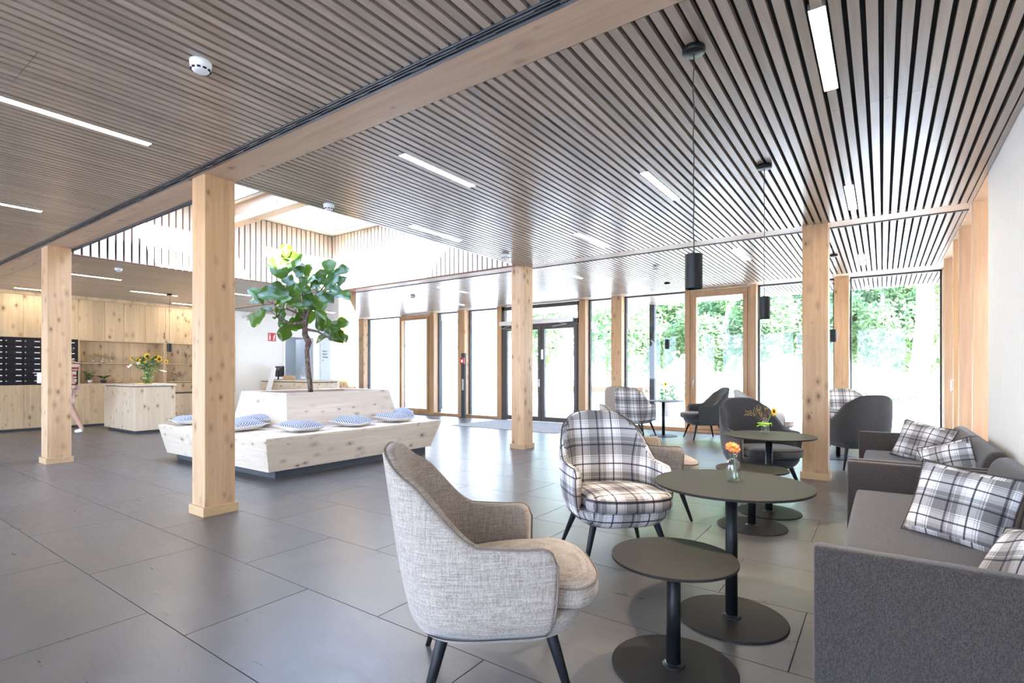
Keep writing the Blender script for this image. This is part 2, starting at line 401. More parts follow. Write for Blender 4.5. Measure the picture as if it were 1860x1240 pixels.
# roof slab
q = MB(); q.box(-24, 4, -3.6, 2.6, 3.21, 3.5).box(-5.16, 4, 2.6, 7.45, 3.21, 3.5).box(-24, -10.3, 2.6, 7.45, 3.21, 3.5).box(-24, 4, 7.45, 14.1, 3.21, 3.5)
tag(q.build('trim_1', M['concrete']), 'roof slab above the slatted ceiling', kind='structure')
lab = ['large recessed light strip nearest the right wall at the top of the picture', 'recessed light strip right of the rear pendant, near the second beam', 'recessed light strip by the window, above the far corner', 'recessed light strip between the two front pendants', 'recessed light strip just beyond the second beam, near the wooden door',
       'long recessed light strip over the open floor, left of centre', 'recessed light strip over the middle, before the column at centre', 'longest bright light strip at the left edge, front ceiling', 'recessed light strip beside the light well edge', 'recessed light strip just beyond the centre column',
       'short recessed light strip above the entrance doors', 'shorter light strip at the left edge, near the left column', 'recessed light strip beyond the beam under the light well', 'recessed light strip above the tall wooden window left', 'recessed light strip right of the left column, over the cabinets',
       'recessed light strip behind the tree crown', 'recessed light strip beside the small pendant over the counter', 'recessed light strip left of the left column, near the cabinets', 'recessed light strip right of the counter pendant near the cabinets', 'recessed light strip before the white back wall']
for n, (a, b, c) in enumerate(lamps):
    x = LX[a]
    r = thing('ceiling_light', lab[n], 'ceiling light', (x, (b+c)/2, C), 0, 'recessed strip lights in the slatted ceiling')
    h = (c-b)/2-.004; w2 = .040
    MB().box(-w2, w2, -h, h, .012, .033).box(-w2, -w2+.003, -h, h, -.001, .012).box(w2-.003, w2, -h, h, -.001, .012).box(-w2, w2, -h, -h+.003, -.001, .012).box(-w2, w2, h-.003, h, -.001, .012).build('housing', M['alu'], r)
    MB().box(-w2+.0035, w2-.0035, -h+.004, h-.004, .001, .011).build('diffuser', M['strip'], r)
# beams
def beam(label, x0, x1, y0, y1, z0=C-.002, z1=3.45):
    r = thing('ceiling_beam', label, 'beam'); bevbox('beam_timber', x0, x1, y0, y1, z0, z1, M['beam'], r, .003); return r
b1 = beam('pale spruce ceiling beam running from the top right down to the left edge', X0, X1, 2.285, 2.585)
b2 = beam('second pale spruce beam carried by the centre column', X0, 1.3, 7.45, 7.73)
MB().box(X0, X1, 7.735, 7.77, C-.01, C+.03).build('dark_strip', M['toe'], b2)  # dark line along the far edge of the beam
MB().box(-10.3, -5.16, 2.588, 2.62, C-.02, C+.05).build('dark_strip', M['toe'], b1)  # dark steel trim along the soffit edge at the light well
tr = thing('ceiling_track', 'grey aluminium curtain track beside the front beam', 'curtain track')
MB().box(X0, X1, 2.19, 2.285, C+.03, C+.036).build('track_back', M['black2'], tr)
for y, wd in ((2.193, .009), (2.213, .007), (2.236, .007), (2.262, .020)):
    MB().box(X0, X1, y, y+wd, C-.004, C+.03).build('rail', M['rail'], tr)
for k in range(60):
    if k == 0: q0 = MB().box(-.06, .06, 0, .004, .004, .012).build('slot', M['alu'], tr, loc=(-.2, 2.226, C-.004)); me = q0.data
    else: link('slot', me, tr, (-.2-.26*k, 2.226 if k % 2 else 2.250, C-.004))
MB().box(X0, 1.3, 11.5, 12.17, C, C+.2).build('header', M['bench'], tag(thing('trim_2', 'pale timber header above the window front', None, kind='structure'), 'pale timber header above the window front'))
# light well
lw = thing('wall_light_well', 'batten clad walls of the skylit light well', None, kind='structure')
ZT = 4.42
q = MB(); q.box(-10.34, -10.3, 2.55, 7.5, 3.15, ZT); q.box(-10.3, -5.16, 7.435, 7.448, 3.152, ZT); q.box(-5.16, -5.1, 2.55, 7.5, 3.2, ZT); q.box(-10.3, -5.16, 2.52, 2.56, 3.45, ZT)
M['pinkwood'] = flat('well_lining', (.30, .17, .13), .8); q.build('lining', M['pinkwood'], lw)
M['batten'] = wood('pale_batten_wood', (.72, .60, .46), (.84, .74, .62), 2, 0, .55)
def batten_me(w, d, z0, z1, alongx):
    q = MB().box(-w/2, w/2, -d, 0, z0, z1) if alongx else MB().box(0, d, -w/2, w/2, z0, z1)
    me = bpy.data.meshes.new('wall_batten'); me.from_pydata(q.v, [], q.f); me.materials.append(M['batten']); return me
m1 = batten_me(.085, .03, 3.16, ZT-.015, False); m2 = batten_me(.085, .03, 3.17, ZT-.02, True)
y = 2.66
while y < 7.42: link('wall_batten', m1, lw, (-10.3, y, 0)); y += .112
x = -10.2
while x < -5.2: link('wall_batten', m2, lw, (x, 7.434, 0)); x += .112
rf = thing('ceiling_light_well', 'white roof of the light well with two skylight openings', None, kind='structure')
q = MB(); sk = [(-9.7, -5.7, 3.0, 4.85), (-9.7, -5.7, 5.3, 7.15)]
q.box(-10.3, -9.7, 2.5, 7.5, ZT, ZT+.1).box(-5.7, -5.1, 2.5, 7.5, ZT, ZT+.1).box(-9.7, -5.7, 2.5, 3.0, ZT, ZT+.1).box(-9.7, -5.7, 4.85, 5.3, ZT, ZT+.1).box(-9.7, -5.7, 7.15, 7.5, ZT, ZT+.1)
q.build('roof_board', M['white'], rf)
bevbox('roof_beam', -10.3, -5.16, 4.95, 5.15, 4.08, 4.42, M['beam'], rf)
for n, (a, b, c, d) in enumerate(sk):
    f = thing('window_%d' % (n+20), ['front skylight pane in the light well roof', 'rear skylight pane in the light well roof'][n], None, kind='structure')
    MB().box(a, b, c, c+.03, ZT-.01, ZT+.14).box(a, b, d-.03, d, ZT-.01, ZT+.14).box(a, a+.03, c, d, ZT-.01, ZT+.14).box(b-.03, b, c, d, ZT-.01, ZT+.14).build('frame', M['rail'], f)
    MB().box(a+.03, b-.03, c+.03, d-.03, ZT+.12, ZT+.13).build('pane', M['glass'], f)
# walls
def wallm(name, label, boxes, mat='white'):
    q = MB()
    for b in boxes: q.box(*b)
    return tag(q.build(name, M[mat]), label, kind='structure')
wallm('wall_right', 'white plastered wall behind the sofas at the right edge', [(.79, 1.05, -3.6, 6.43, 0, 3.25)])
wallm('wall_left', 'white wall with a doorway behind the reception desk', [(-16.1, -15.8, 7.95, 9.62, 0, 3.25), (-16.1, -15.8, 10.64, 12.15, 0, 3.25), (-16.1, -15.8, 9.62, 10.64, 2.47, 3.25), (-24, -16.2, 7.7, 7.85, 0, 3.25), (-24.2, -24, 7.7, 12.2, 0, 3.25), (-24, -16, 12.05, 12.2, 0, 3.25)])
wallm('wall_corridor', 'cool white wall seen through the doorway', [(-18.2, -18.1, 7.85, 12.05, 0, 3.25)], 'grey_room')
wallm('wall_left_front', 'wall behind the built-in cabinets', [(-16.5, -16.32, -3.6, 8.0, 0, 3.25), (-16.32, -16, -3.6, 2.0, 0, 3.25)])
wallm('wall_panel', 'pale blue-grey wall panel beside the doorway', [(-15.8, -15.785, 10.93, 11.33, 0, 3.14)], 'grey_room')
# ================================================================ WINDOW FRONT
def hframe(q, x0, x1, y0, y1, z0, z1, w, wt=None, wb=None):
    wt = wt or w; wb = wb or w
    return q.box(x0, x0+w, y0, y1, z0, z1).box(x1-w, x1, y0, y1, z0, z1).box(x0+w, x1-w, y0, y1, z1-wt, z1).box(x0+w, x1-w, y0, y1, z0, z0+wb)
YF = 11.8
def column(label, x0, x1, y0, y1, plinth=True, mat='spruce'):
    r = thing('wooden_column', label, 'column', ((x0+x1)/2, (y0+y1)/2, 0))
    a, b = (x1-x0)/2, (y1-y0)/2
    subd(MB().box(-a, a, -b, b, 0, C).build('post', M[mat], r), 0, .003, 1)
    if plinth:
        e = .022; q = MB().box(-a-e, a+e, -b-e, -b, 0, .085).box(-a-e, a+e, b, b+e, 0, .085).box(-a-e, -a, -b, b, 0, .085).box(a, a+e, -b, b, 0, .085)
        subd(q.build('plinth', M['plinth'], r), 0, .002, 1)
    return r
column('large knotty spruce column in the left foreground before the bench', -5.322, -5.072, 2.30, 2.575)
column('knotty spruce column at the left, before the black mailboxes', -10.088, -9.796, 2.30, 2.575)
column('knotty spruce column at the centre, before the entrance doors', -5.276, -5.01, 7.45, 7.72)
column('orange-toned knotty column right of the seating group', -.821, -.543, 7.45, 7.72)
column('sunlit spruce column behind the tree crown', -10.08, -9.81, 7.45, 7.72)
wl = [(-14.60, -12.86), (-11.28, -10.32), (-10.03, -8.87), (-6.08, -5.39), (-5.11, -3.61), (-2.13, -.76), (-.51, .86)]
wlab = ['leftmost fixed pane of the window front, behind the bench', 'narrow fixed pane left of the dark alarm post', 'fixed pane between the dark alarm post and the entrance doors', 'narrow fixed pane right of the entrance doors', 'fixed pane behind the plaid armchair by the window', 'fixed pane right of the tall wooden terrace door', 'wide fixed pane at the right with trees behind']
for n, (a, b) in enumerate(wl):
    f = thing('window_%d' % (n+1), wlab[n], None, kind='structure')
    bevbox('sill', a, b, YF+.02, YF+.28, 0, .075, M['larch_x'], f, .003)
    MB().box(a, a+.025, YF+.2, YF+.3, .075, C).box(b-.025, b, YF+.2, YF+.3, .075, C).box(a, b, YF+.2, YF+.3, C-.03, C).build('edge_strip', M['toe'], f)
    MB().box(a+.025, b-.025, YF+.24, YF+.252, .075, C-.03).build('pane', M['glass'], f)
for a, b, l in [(-14.87, -14.6, 'leftmost window front column, beyond the bench'), (-10.32, -10.05, 'window front column with the dark alarm post'), (-5.39, -5.12, 'knotty window front column left of the plaid window armchair'), (-.76, -.52, 'window front column behind the right seating, by the hanging lamp')]:
    column(l, a, b, YF, YF+.28, plinth=False)
pn = 3
for a, b, l in [(-11.47, -11.29, 'timber mullion right of the narrow wooden window door'), (-8.86, -8.70, 'timber mullion left of the entrance'), (-6.27, -6.09, 'timber mullion right of the entrance'), (-3.61, -3.5, 'timber mullion left of the wooden terrace door'), (-2.26, -2.14, 'timber mullion right of the wooden terrace door'), (.86, 1.05, 'corner timber post of the window front')]:
    tag(bevbox('trim_%d' % pn, a, b, YF, YF+.28, 0, C, M['larch' if pn != 6 else 'larch'], None, .003), l, kind='structure'); pn += 1
def wood_door(name, label, x0, x1, hl):
    r = thing(name, label, None, kind='structure')
    q = MB(); hframe(q, x0, x1, YF+.03, YF+.2, .0, C-.02, .05, .05, .07); subd(q.build('outer_frame', M['larch'], r), 0, .003, 1)
    q = MB(); hframe(q, x0+.055, x1-.055, YF+.0, YF+.1, .075, C-.08, .085, .10, .10); lf = q.build('door_leaf', M['larch'], r); subd(lf, 0, .004, 1)
    MB().box(x0+.14, x1-.14, YF+.05, YF+.062, .175, C-.18).build('pane', M['glass'], lf)
    q = MB().tube([(hl, YF-.005, 1.14), (hl, YF-.05, 1.13), (hl, YF-.055, 1.05), (hl, YF-.05, .97)], .010).box(hl-.016, hl+.016, YF-.01, YF, 1.07, 1.2); q.build('handle', M['alu'], lf, True)
wood_door('door_2', 'narrow wooden terrace door left of the dark alarm post', -12.86, -11.47, -11.57)
wood_door('door_3', 'tall wooden terrace door behind the grey armchair', -3.5, -2.26, -3.42)
# entrance
en = thing('door_1', 'dark framed double entrance door with transom window', None, kind='structure')
x0, x1 = -8.70, -6.27
q = MB().box(x0, x0+.09, YF+.02, YF+.14, 0, C-.02).box(x1-.05, x1, YF+.02, YF+.14, 0, C-.02).box(x0, x1, YF+.02, YF+.14, C-.12, C-.02).box(x0, x1, YF+.02, YF+.14, 2.56, 2.70)
subd(q.build('frame', M['darkframe'], en), 0, .003, 1)
MB().box(x0+.09, x1-.05, YF+.07, YF+.08, 2.7, C-.12).build('pane', M['glass'], en)
mid = -7.40
for a, b, hx in ((x0+.095, mid-.004, mid-.05), (mid+.004, x1-.055, mid+.05)):
    q = MB(); hframe(q, a, b, YF+.0, YF+.08, .015, 2.555, .095, .10, .12); lf = q.build('door_leaf', M['darkframe'], en); subd(lf, 0, .003, 1)
    MB().box(a+.095, b-.095, YF+.04, YF+.05, .135, 2.455).build('pane', M['glass'], lf)
    if hx < mid:
        MB().box(hx-.02, hx+.02, YF-.012, YF, .93, 1.13).tube([(hx, YF-.01, 1.08), (hx, YF-.06, 1.08), (hx-.13, YF-.06, 1.08)], .009).build('handle', M['alu'], lf, False)
    else:
        MB().box(hx-.03, hx+.03, YF-.03, YF, 1.66, 1.92).build('fingerprint_reader', M['alu'], lf)
q = MB().box(x0-.02, x1-.12, YF-.08, YF+.0, 2.60, 2.72); subd(q.build('door_closer', M['alu'], en), 0, .006, 2)
MB().tube([(x0+.35, YF-.05, 2.6), (x0+.08, YF-.12, 2.52), (x0+.45, YF-.03, 2.49)], .012).tube([(x1-.55, YF-.05, 2.6), (x1-.28, YF-.12, 2.55), (x1-.75, YF-.03, 2.52)], .012).build('closer_arm', M['alu'], en)
# right-hand timber and glass bay
rb = thing('window_8', 'timber posts and panes of the side bay beyond the white wall', None, kind='structure')
for n, (y0, xa, d, mt) in enumerate([(6.43, .82, .06, 'larch'), (7.45, .79, .06, 'oakpost'), (8.68, .79, .07, 'oakpost'), (9.42, .80, .09, 'larch'), (10.9, .81, .1, 'oakpost')]):
    bevbox('post', xa, 1.12, y0, y0+d, 0, C, M[mt], rb, .003)
for a, b in ((6.5, 7.45), (7.51, 8.68), (8.75, 9.42), (9.51, 10.9), (11.0, 11.8)):
    MB().box(1.04, 1.052, a, b, .08, C).build('pane', M['glass'], rb); MB().box(1.0, 1.12, a, b, 0, .08).build('sill', M['larch'], rb)
MB().tube([(.80, 9.405, 1.22), (.77, 9.37, 1.21), (.77, 9.36, 1.07), (.80, 9.405, 1.06)], .010).build('handle', M['alu'], rb)
bevbox('edge_board', .79, 1.3, 6.43, 12, C-.005, C+.1, M['beam'], rb, 0)
bevbox('canopy', 1.3, 4.8, 3, 12.2, C, C+.1, M['white'], tag(thing('trim_20', 'unseen side canopy, sized to keep the sun out of the bay', None, kind='structure'), 'unseen side canopy, sized to keep the sun out of the bay'), 0)  # unseen overhang, extended to block sun through the side glazing
# rear glazing behind the camera (source of the cool daylight)
rg_ = thing('window_9', 'glazed wall behind the camera', None, kind='structure')
for k in range(9):
    x = -16+k*2.1; MB().box(x, x+.12, -3.6, -3.4, 0, C).build('post', M['larch'], rg_)
MB().box(-16, .8, -3.52, -3.51, 0, C).build('pane', M['glass'], rg_)
# ================================================================ FURNITURE
def cw(l, d): return (l*.8166-d*.577, l*.577+d*.8166)   # camera-side metres (right, ahead) -> room axes
def ang(fl, fd): v = cw(fl, fd); return atan2(v[1], v[0])
def sgnp(v, p): return math.copysign(abs(v)**p, v)
def oval(n, cx, a, b, e=2.7, k=0, front=1.0):
    out = []
    for i in range(n):
        ph = 2*pi*i/n; x = cx+a*sgnp(cos(ph), 2/e); y = b*sgnp(sin(ph), 2/e); out.append((x, y))
    return out
def lerpt(tab, z):
    for (a, p), (b, q) in zip(tab[:-1], tab[1:]):
        if z <= b: t = max(0, (z-a)/(b-a)); return p+(q-p)*t
    return tab[-1][1]
ST = [(.275, .60), (.285, .72), (.31, .82), (.35, .905), (.40, .95), (.48, .985), (.59, 1.0), (1.1, 1.0)]
def smooth(t): t = min(1, max(0, t)); return t*t*(3-2*t)
def make_chair(mat, pip, label, loc, rz, group=None):
    r = thing('armchair', label, 'armchair', (loc[0], loc[1], 0), rz, group)
    CX, A, B, E_ = .01, .385, .365, 3.3
    q = MB(); rings = []
    for z in (.275, .28, .29, .31, .34, .38, .405, .412):
        s = lerpt(ST, z) if z < .40 else (.94 if z < .41 else .88)
        rings.append([(CX+(x-CX)*s*(1 if x > 0 else 1)-.004, y*s*.985, z) for x, y in oval(44, CX, A, B, E_)])
    q.rings(rings); subd(q.build('seat_shell', mat, r, True, uv=1), 1)
    # wrap-around back and arms
    n = 90; ph0 = None
    for i in range(400):
        ph = i*pi/400
        if CX+A*sgnp(cos(ph), 2/E_) < .215: ph0 = ph; break
    def base(ph, off):
        return CX+(A-off)*sgnp(cos(ph), 2/E_), (B-off)*sgnp(sin(ph), 2/E_)
    XF = base(ph0, 0)[0]
    def rim(x, u, yy_):
        tt = min(1, max(0, (-.07-x)/.30)); h = .675+.012*smooth((.1-x)/.2)+.335*(.6*smooth(tt)+.4*tt)
        h -= .085*smooth((-.24-x)/.11)*min(1, abs(yy_)/.365)**3
        e = max(0, XF-x)
        if e < .055: h -= .055-sqrt(max(0, .055**2-(.055-e)**2))
        return h
    def pos(ph, z, off, s):
        x, y = base(ph, off); w_ = smooth((.10-x)/.40)
        x = CX+(x-CX)*s; y *= s
        x -= w_*(z-.45)*.15 if z > .45 else 0
        y *= 1-.07*smooth((z-.60)/.42)
        if w_ > 0 and z > .5: x -= 0
        return (x, y, z)
    phs = [ph0+(2*pi-2*ph0)*k/(n-1) for k in range(n)]
    hs = [rim(base(p, 0)[0], k/(n-1), base(p, 0)[1]) for k, p in enumerate(phs)]
    T = .052; nv = 9; prof = []
    cols = []
    for k, p in enumerate(phs):
        h = hs[k]; z0 = .325; c = []
        for v in range(nv+1):
            z = z0+(h-.018-z0)*v/nv; c.append(pos(p, z, 0, lerpt(ST, z)))
        c.append(pos(p, h-.004, .008, 1)); c.append(pos(p, h, T*.5, 1)); c.append(pos(p, h-.004, T-.008, 1))
        for v in range(6):
            z = h-.018-(h-.018-.40)*v/5; bx = smooth((-.1-base(p, 0)[0])/.2)
            c.append(pos(p, z, T+.03*bx*sin(pi*v/5), 1))
        c.append(pos(p, .37, T-.01, .93))
        cols.append(c)
    q = MB(); q.rings(cols, True, True, True); o = q.build('backrest', mat, r, True, uv=1); subd(o, 0)
    if pip: MB().tube([Vector(c[nv+1])+Vector((0, 0, .001)) for c in cols], .0042, 6).tube([Vector(cols[0][k])+Vector((.003, 0, 0)) for k in range(2, nv+2)], .004, 6).tube([Vector(cols[-1][k])+Vector((.003, 0, 0)) for k in range(2, nv+2)], .004, 6).build('piping', pip, o, True)
    # seat cushion
    def cush(s, z, dz=0):
        out = []
        for x, y in oval(48, .085, .345*s, .285*s, 3.0):
            yy = y*(1+.17*smooth((x-.22)/.1)); out.append((x, yy, z-.03*smooth((.2-x)/.5)))
        return out
    q = MB(); q.rings([cush(s, z) for z, s in ((.412, .80), (.414, .93), (.422, .985), (.44, 1.005), (.47, 1.01), (.495, .995), (.51, .965), (.522, .90), (.530, .75), (.534, .5), (.535, .25))])
    sc = q.build('seat_cushion', mat, r, True, uv=1)
    if pip: MB().tube(cush(1.0, .498), .0042, 6, True).build('piping', pip, sc, True)
    for sx, sy in ((1, 1), (1, -1), (-1, 1), (-1, -1)):
        MB().tube([(sx*.20, sy*.21, .33), (sx*.215, sy*.225, .29), (sx*.30, sy*.315, .0)], [.024, .024, .0115], 14).build('leg', M['legblack'], r, True)
    return r
def place(l, d): return cw(l, d)
G1 = None
def AC(mat, pip, label, l, d, fl, fd, group=None, src=None):
    x, y = cw(l, d); rz = ang(fl, fd)
    if src: return dup(src, (x, y, 0), rz, label)
    return make_chair(M[mat], M[pip] if pip else None, label, (x, y), rz)
tw = AC('tweed', 'piping_tweed', 'beige-grey tweed armchair in the left foreground, seen from its side', -.08, 2.27, .99, .10)
pl = AC('plaid', 'piping_dark', 'grey and white plaid armchair facing us beside the black tables', .735, 3.78, .16, -.99)
AC('tweed', 0, 'beige-grey tweed armchair half hidden behind the front plaid armchair', 1.30, 4.98, 1, 0, src=tw)
AC('plaid', 0, 'plaid armchair by the window, seen from behind, at the far round table', 2.56, 10.85, .62, .8, src=pl)
AC('tweed', 0, 'tweed armchair by the window, only its rim showing behind the plaid one', 2.47, 11.62, .5, .8, src=tw)
gr = AC('greyfab', 'piping_grey', 'charcoal armchair by the window turned left, before the wooden terrace door', 3.82, 10.45, -1, .02)
AC('greyfab', 0, 'charcoal armchair facing us behind the table with the sunflower bottle', 2.78, 5.88, .1, -1, src=gr)
AC('greyfab', 0, 'charcoal armchair seen from behind right of the orange-toned column', 4.80, 7.35, .05, 1, src=gr)
AC('palefab', 'piping_grey', 'pale grey armchair mostly hidden behind the charcoal armchair at the table', 4.27, 8.9, 1, -.15)
AC('plaid', 0, 'plaid armchair whose top shows behind the charcoal one at the right', 6.06, 9.35, -.2, -1, src=pl)
# round tables
def make_table(top_r, h, label, loc, group=None, br=.28):
    r = thing('round_table', label, 'table', (loc[0], loc[1], 0))
    MB().lathe([(0.01, h-.0125), (top_r-.002, h-.0125), (top_r, h-.011), (top_r, h-.002), (top_r-.002, h), (.01, h)], 72).build('tabletop', M['tabletop'], r)
    MB().lathe([(.02, h-.018), (.11, h-.018), (.11, h-.0126), (.02, h-.0126)], 32).build('top_plate', M['black2'], r)
    MB().lathe([(.031, .012), (.031, h-.018)], 28).build('pole', M['black'], r, True)
    MB().lathe([(.05, .0095), (.05, .012), (.044, .016), (.035, .019), (.0312, .024)], 28, cap0=False, cap1=False).build('collar', M['black'], r, True)
    MB().lathe([(.01, 0), (br, 0), (br, .006), (br-.003, .0095), (.01, .0095)], 72).build('base_plate', M['tabletop'], r)
    return r
make_table(.40, .73, 'tall round black table with the orange gerbera bottle in the foreground', (-.667, 3.0))
make_table(.275, .50, 'low round black side table nearest the camera', (-.77, 2.352), br=.275)
make_table(.40, .73, 'tall round black table holding the sunflower bottle with a lime ribbon', (-.88, 5.47))
make_table(.29, .50, 'low round black side table behind the foreground table', (-.92, 4.88))
make_table(.40, .73, 'round black table by the window between plaid and charcoal armchairs', (-3.72, 10.72))
make_table(.40, .73, 'round black table hidden behind the column at the right seating', (-.56, 9.55))
# pillows
def pillow(name, label, cat, size, th, mat, M4, group=None, mat2=None, pip=None, n=14):
    q = MB(); N = n; top = []; bot = []
    for j in range(N+1):
        for i in range(N+1):
            u = -1+2*i/N; v = -1+2*j/N
            k = (1-abs(u)**2.6)*(1-abs(v)**2.6); k = max(0, k)**.55
            pin = 1-.07*(1-abs(u)**2)*abs(v)**3; pin2 = 1-.07*(1-abs(v)**2)*abs(u)**3
            x = u*size[0]/2*pin2; y = v*size[1]/2*pin
            wr = .012*sin(5*u+2*v)*k
            top.append((x, y, th/2*k+wr)); bot.append((x, y, -th/2*k+wr))
    f = []; W = N+1
    for j in range(N):
        for i in range(N): a = j*W+i; f.append((a, a+1, a+1+W, a+W))
    r = thing(name, label, cat, group=group); r.matrix_world = M4
    a = MB().add(top, f).build('front_cover', M[mat], r, True, uv=1)
    b = MB().add(bot, [tuple(reversed(x)) for x in f]).build('back_cover', M[mat2 or mat], r, True, uv=1)
    subd(a, 1); subd(b, 1)
    edge = [top[i] for i in range(N)]+[top[N+W*j] for j in range(N)]+[top[W*N+N-i] for i in range(N)]+[top[W*(N-j)] for j in range(N)]
    MB().tube(edge, .004, 6, True).build('piping', M[pip or mat2 or 'piping_dark'], r, True)
    return r
def mat4(loc, rot): return Matrix.Translation(loc) @ Euler(rot, 'XYZ').to_matrix().to_4x4()
def basis(loc, xa, ya):
    x = Vector(xa).normalized(); y = Vector(ya); y = (y-x*y.dot(x)).normalized(); z = x.cross(y)
    m = Matrix((x, y, z)).transposed().to_4x4(); m.translation = Vector(loc); return m
# sofas against the right wall (front edge at x=-.23)
def make_sofa(label, y0, y1):
    r = thing('sofa', label, 'sofa', (.28, (y0+y1)/2, 0)); hy = (y1-y0)/2; t = .075
    F = M['sofafab']
    for n, (a, b) in enumerate(((-hy, -hy+t), (hy-t, hy))):
        subd(MB().box(-.51, .505, a, b, .06, .625).build('armrest', F, r, True), 0, .014, 3)
        for x in (-.46, .42): MB().lathe([(.018, 0), (.018, .06)], 14, (x, (a+b)/2, 0)).build('foot', M['black'], r, True)
    subd(MB().box(-.44, .50, -hy+t, hy-t, .12, .27).build('base_frame', F, r, True), 0, .01, 2)
    subd(MB().box(.44, .505, -hy+t, hy-t, .12, .64).build('back_frame', F, r, True), 0, .012, 2)
    for s in (0, 1):
        a = -hy+t+.003 if s == 0 else .003; b = -.003 if s == 0 else hy-t-.003
        if s == 0: o = MB().box(-.455, .36, a, hy-t-.003, .272, .425).build('seat_cushion', F, r, True); subd(o, 2, .035, 2)
        q = MB(); prof = [(.42, .30), (.30, .42), (.285, .47), (.315, .64), (.335, .70), (.37, .74), (.42, .75), (.46, .735), (.475, .69), (.46, .45)]
        q.rings([[(x+.0, yy, z) for x, z in prof] for yy in (a, a+.02, (a+b)/2, b-.02, b)]); o = q.build('back_cushion', F, r, True); subd(o, 2, None)
    return r
make_sofa('brown-grey felt sofa filling the right foreground', 2.45, 5.0)
make_sofa('brown-grey felt sofa behind the first one, along the white wall', 5.07, 7.55)
pillow('cushion', 'large plaid cushion leaning in the far corner of the front sofa', 'cushion', (.46, .42), .15, 'plaid_s', basis((.345, 3.66, .615), (.86, -.40, -.10), (.30, .28, .9)), pip='piping_dark')
pillow('cushion', 'plaid cushion cut off by the right edge of the picture', 'cushion', (.42, .40), .14, 'plaid_s', basis((.46, 2.80, .56), (.5, -.8, .25), (.5, .2, .75)), pip='piping_dark')
pillow('cushion', 'plaid cushion standing in the rear sofa beside its far armrest', 'cushion', (.48, .42), .14, 'plaid_s', basis((.34, 6.85, .60), (.86, -.45, -.16), (.28, .3, .85)), pip='piping_dark')
pillow('cushion', 'small plaid cushion showing just above the armrests of the two sofas', 'cushion', (.40, .36), .13, 'plaid_s', basis((.44, 5.50, .585), (.80, -.45, .35), (-.25, .35, .85)), pip='piping_dark')
# ---------------------------------------------------------------- bench with planter
bn = thing('planter_bench', 'square pale spruce bench around a raised tree planter', 'bench', (-7.48, 4.91, 0))
MB().box(-1.40, 1.32, -1.29, 1.33, 0, .105).build('plinth', M['toe'], bn)
def frustum(q, b, t, z0, z1, th=.03):
    # four inclined boards: b,t = (xa,xb,ya,yb)
    def c(r, z): return [(r[0], r[2], z), (r[1], r[2], z), (r[1], r[3], z), (r[0], r[3], z)]
    return c(b, z0), c(t, z1)
def side_panels(b, t, z0, z1, th, parent, name):
    lo, hi = frustum(None, b, t, z0, z1); ce = Vector(((b[0]+b[1])/2, (b[2]+b[3])/2, 0))
    for k in range(4):
        a, d = Vector(lo[k]), Vector(lo[(k+1) % 4]); e, g = Vector(hi[k]), Vector(hi[(k+1) % 4])
        nrm = (d-a).cross(e-a).normalized()*th
        if k % 2 == 0: ins = [Vector((th, 0, 0)), Vector((-th, 0, 0))]
        else: ins = [Vector((0, 0, 0)), Vector((0, 0, 0))]
        v = [a, d, g, e, a-nrm, d-nrm, g-nrm, e-nrm]
        q = MB().add(v, [(0, 1, 2, 3), (7, 6, 5, 4), (0, 4, 5, 1), (3, 2, 6, 7), (0, 3, 7, 4), (1, 5, 6, 2)])
        subd(q.build(name, M['bench' if k % 2 == 0 else 'bench_y'], parent), 0, .002, 1)
side_panels((-1.42, 1.40, -1.42, 1.37), (-1.49, 1.50, -1.51, 1.51), .105, .50, .03, bn, 'side_panel')
# seat boards around the planter
for a in ((-1.49, 1.50, -1.51, -.76), (-1.49, 1.50, 1.25, 1.51)): bevbox('seat_board', *a, .495, .53, M['bench'], bn, .002, 1)
for a in ((-1.49, -.72, -.758, 1.248), (.72, 1.50, -.758, 1.248)): bevbox('seat_board', *a, .495, .53, M['bench_y'], bn, .002, 1)
side_panels((-.74, .75, -.78, 1.27), (-.62, .60, -.70, 1.19), .53, 1.03, .03, bn, 'planter_panel')
MB().box(-.6, .58, -.68, 1.17, .95, .975).build('soil', M['clay'], bn)
cu = [((-6.33, 3.62), .15, 'patterned blue and white seat cushion nearest the front corner of the bench, right side', (0, .05)), ]
def seatc(x, y, rz, label, tilt=(0, 0), z=.60, s=.50): return pillow('seat_cushion', label, 'cushion', (s, s), .15, 'dots', mat4((x, y, z), (tilt[0], tilt[1], rz)), 'blue and white seat cushions on the spruce bench', 'cream', 'cream', 10)
seatc(-6.42, 4.15, .15, 'patterned seat cushion nearest the front corner, on the right side of the bench', (0, .05))
seatc(-6.42, 5.0, .35, 'patterned seat cushion in the middle of the bench\'s right side', (.03, .08))
seatc(-6.42, 5.80, .2, 'patterned seat cushion near the far end of the bench\'s right side', (-.03, .05))
seatc(-6.75, 6.28, .9, 'patterned seat cushion peeking out at the far corner of the bench', (.2, .1), .62, .40)
seatc(-7.15, 3.72, .1, 'patterned seat cushion just right of the large column, on the front side', (.05, -.02))
seatc(-7.45, 4.02, -.25, 'seat cushion behind another, its top edge showing right of the large column', (.1, -.02), .63)
seatc(-8.62, 3.72, -.2, 'patterned seat cushion at the left end of the bench, left of the large column', (.03, 0))
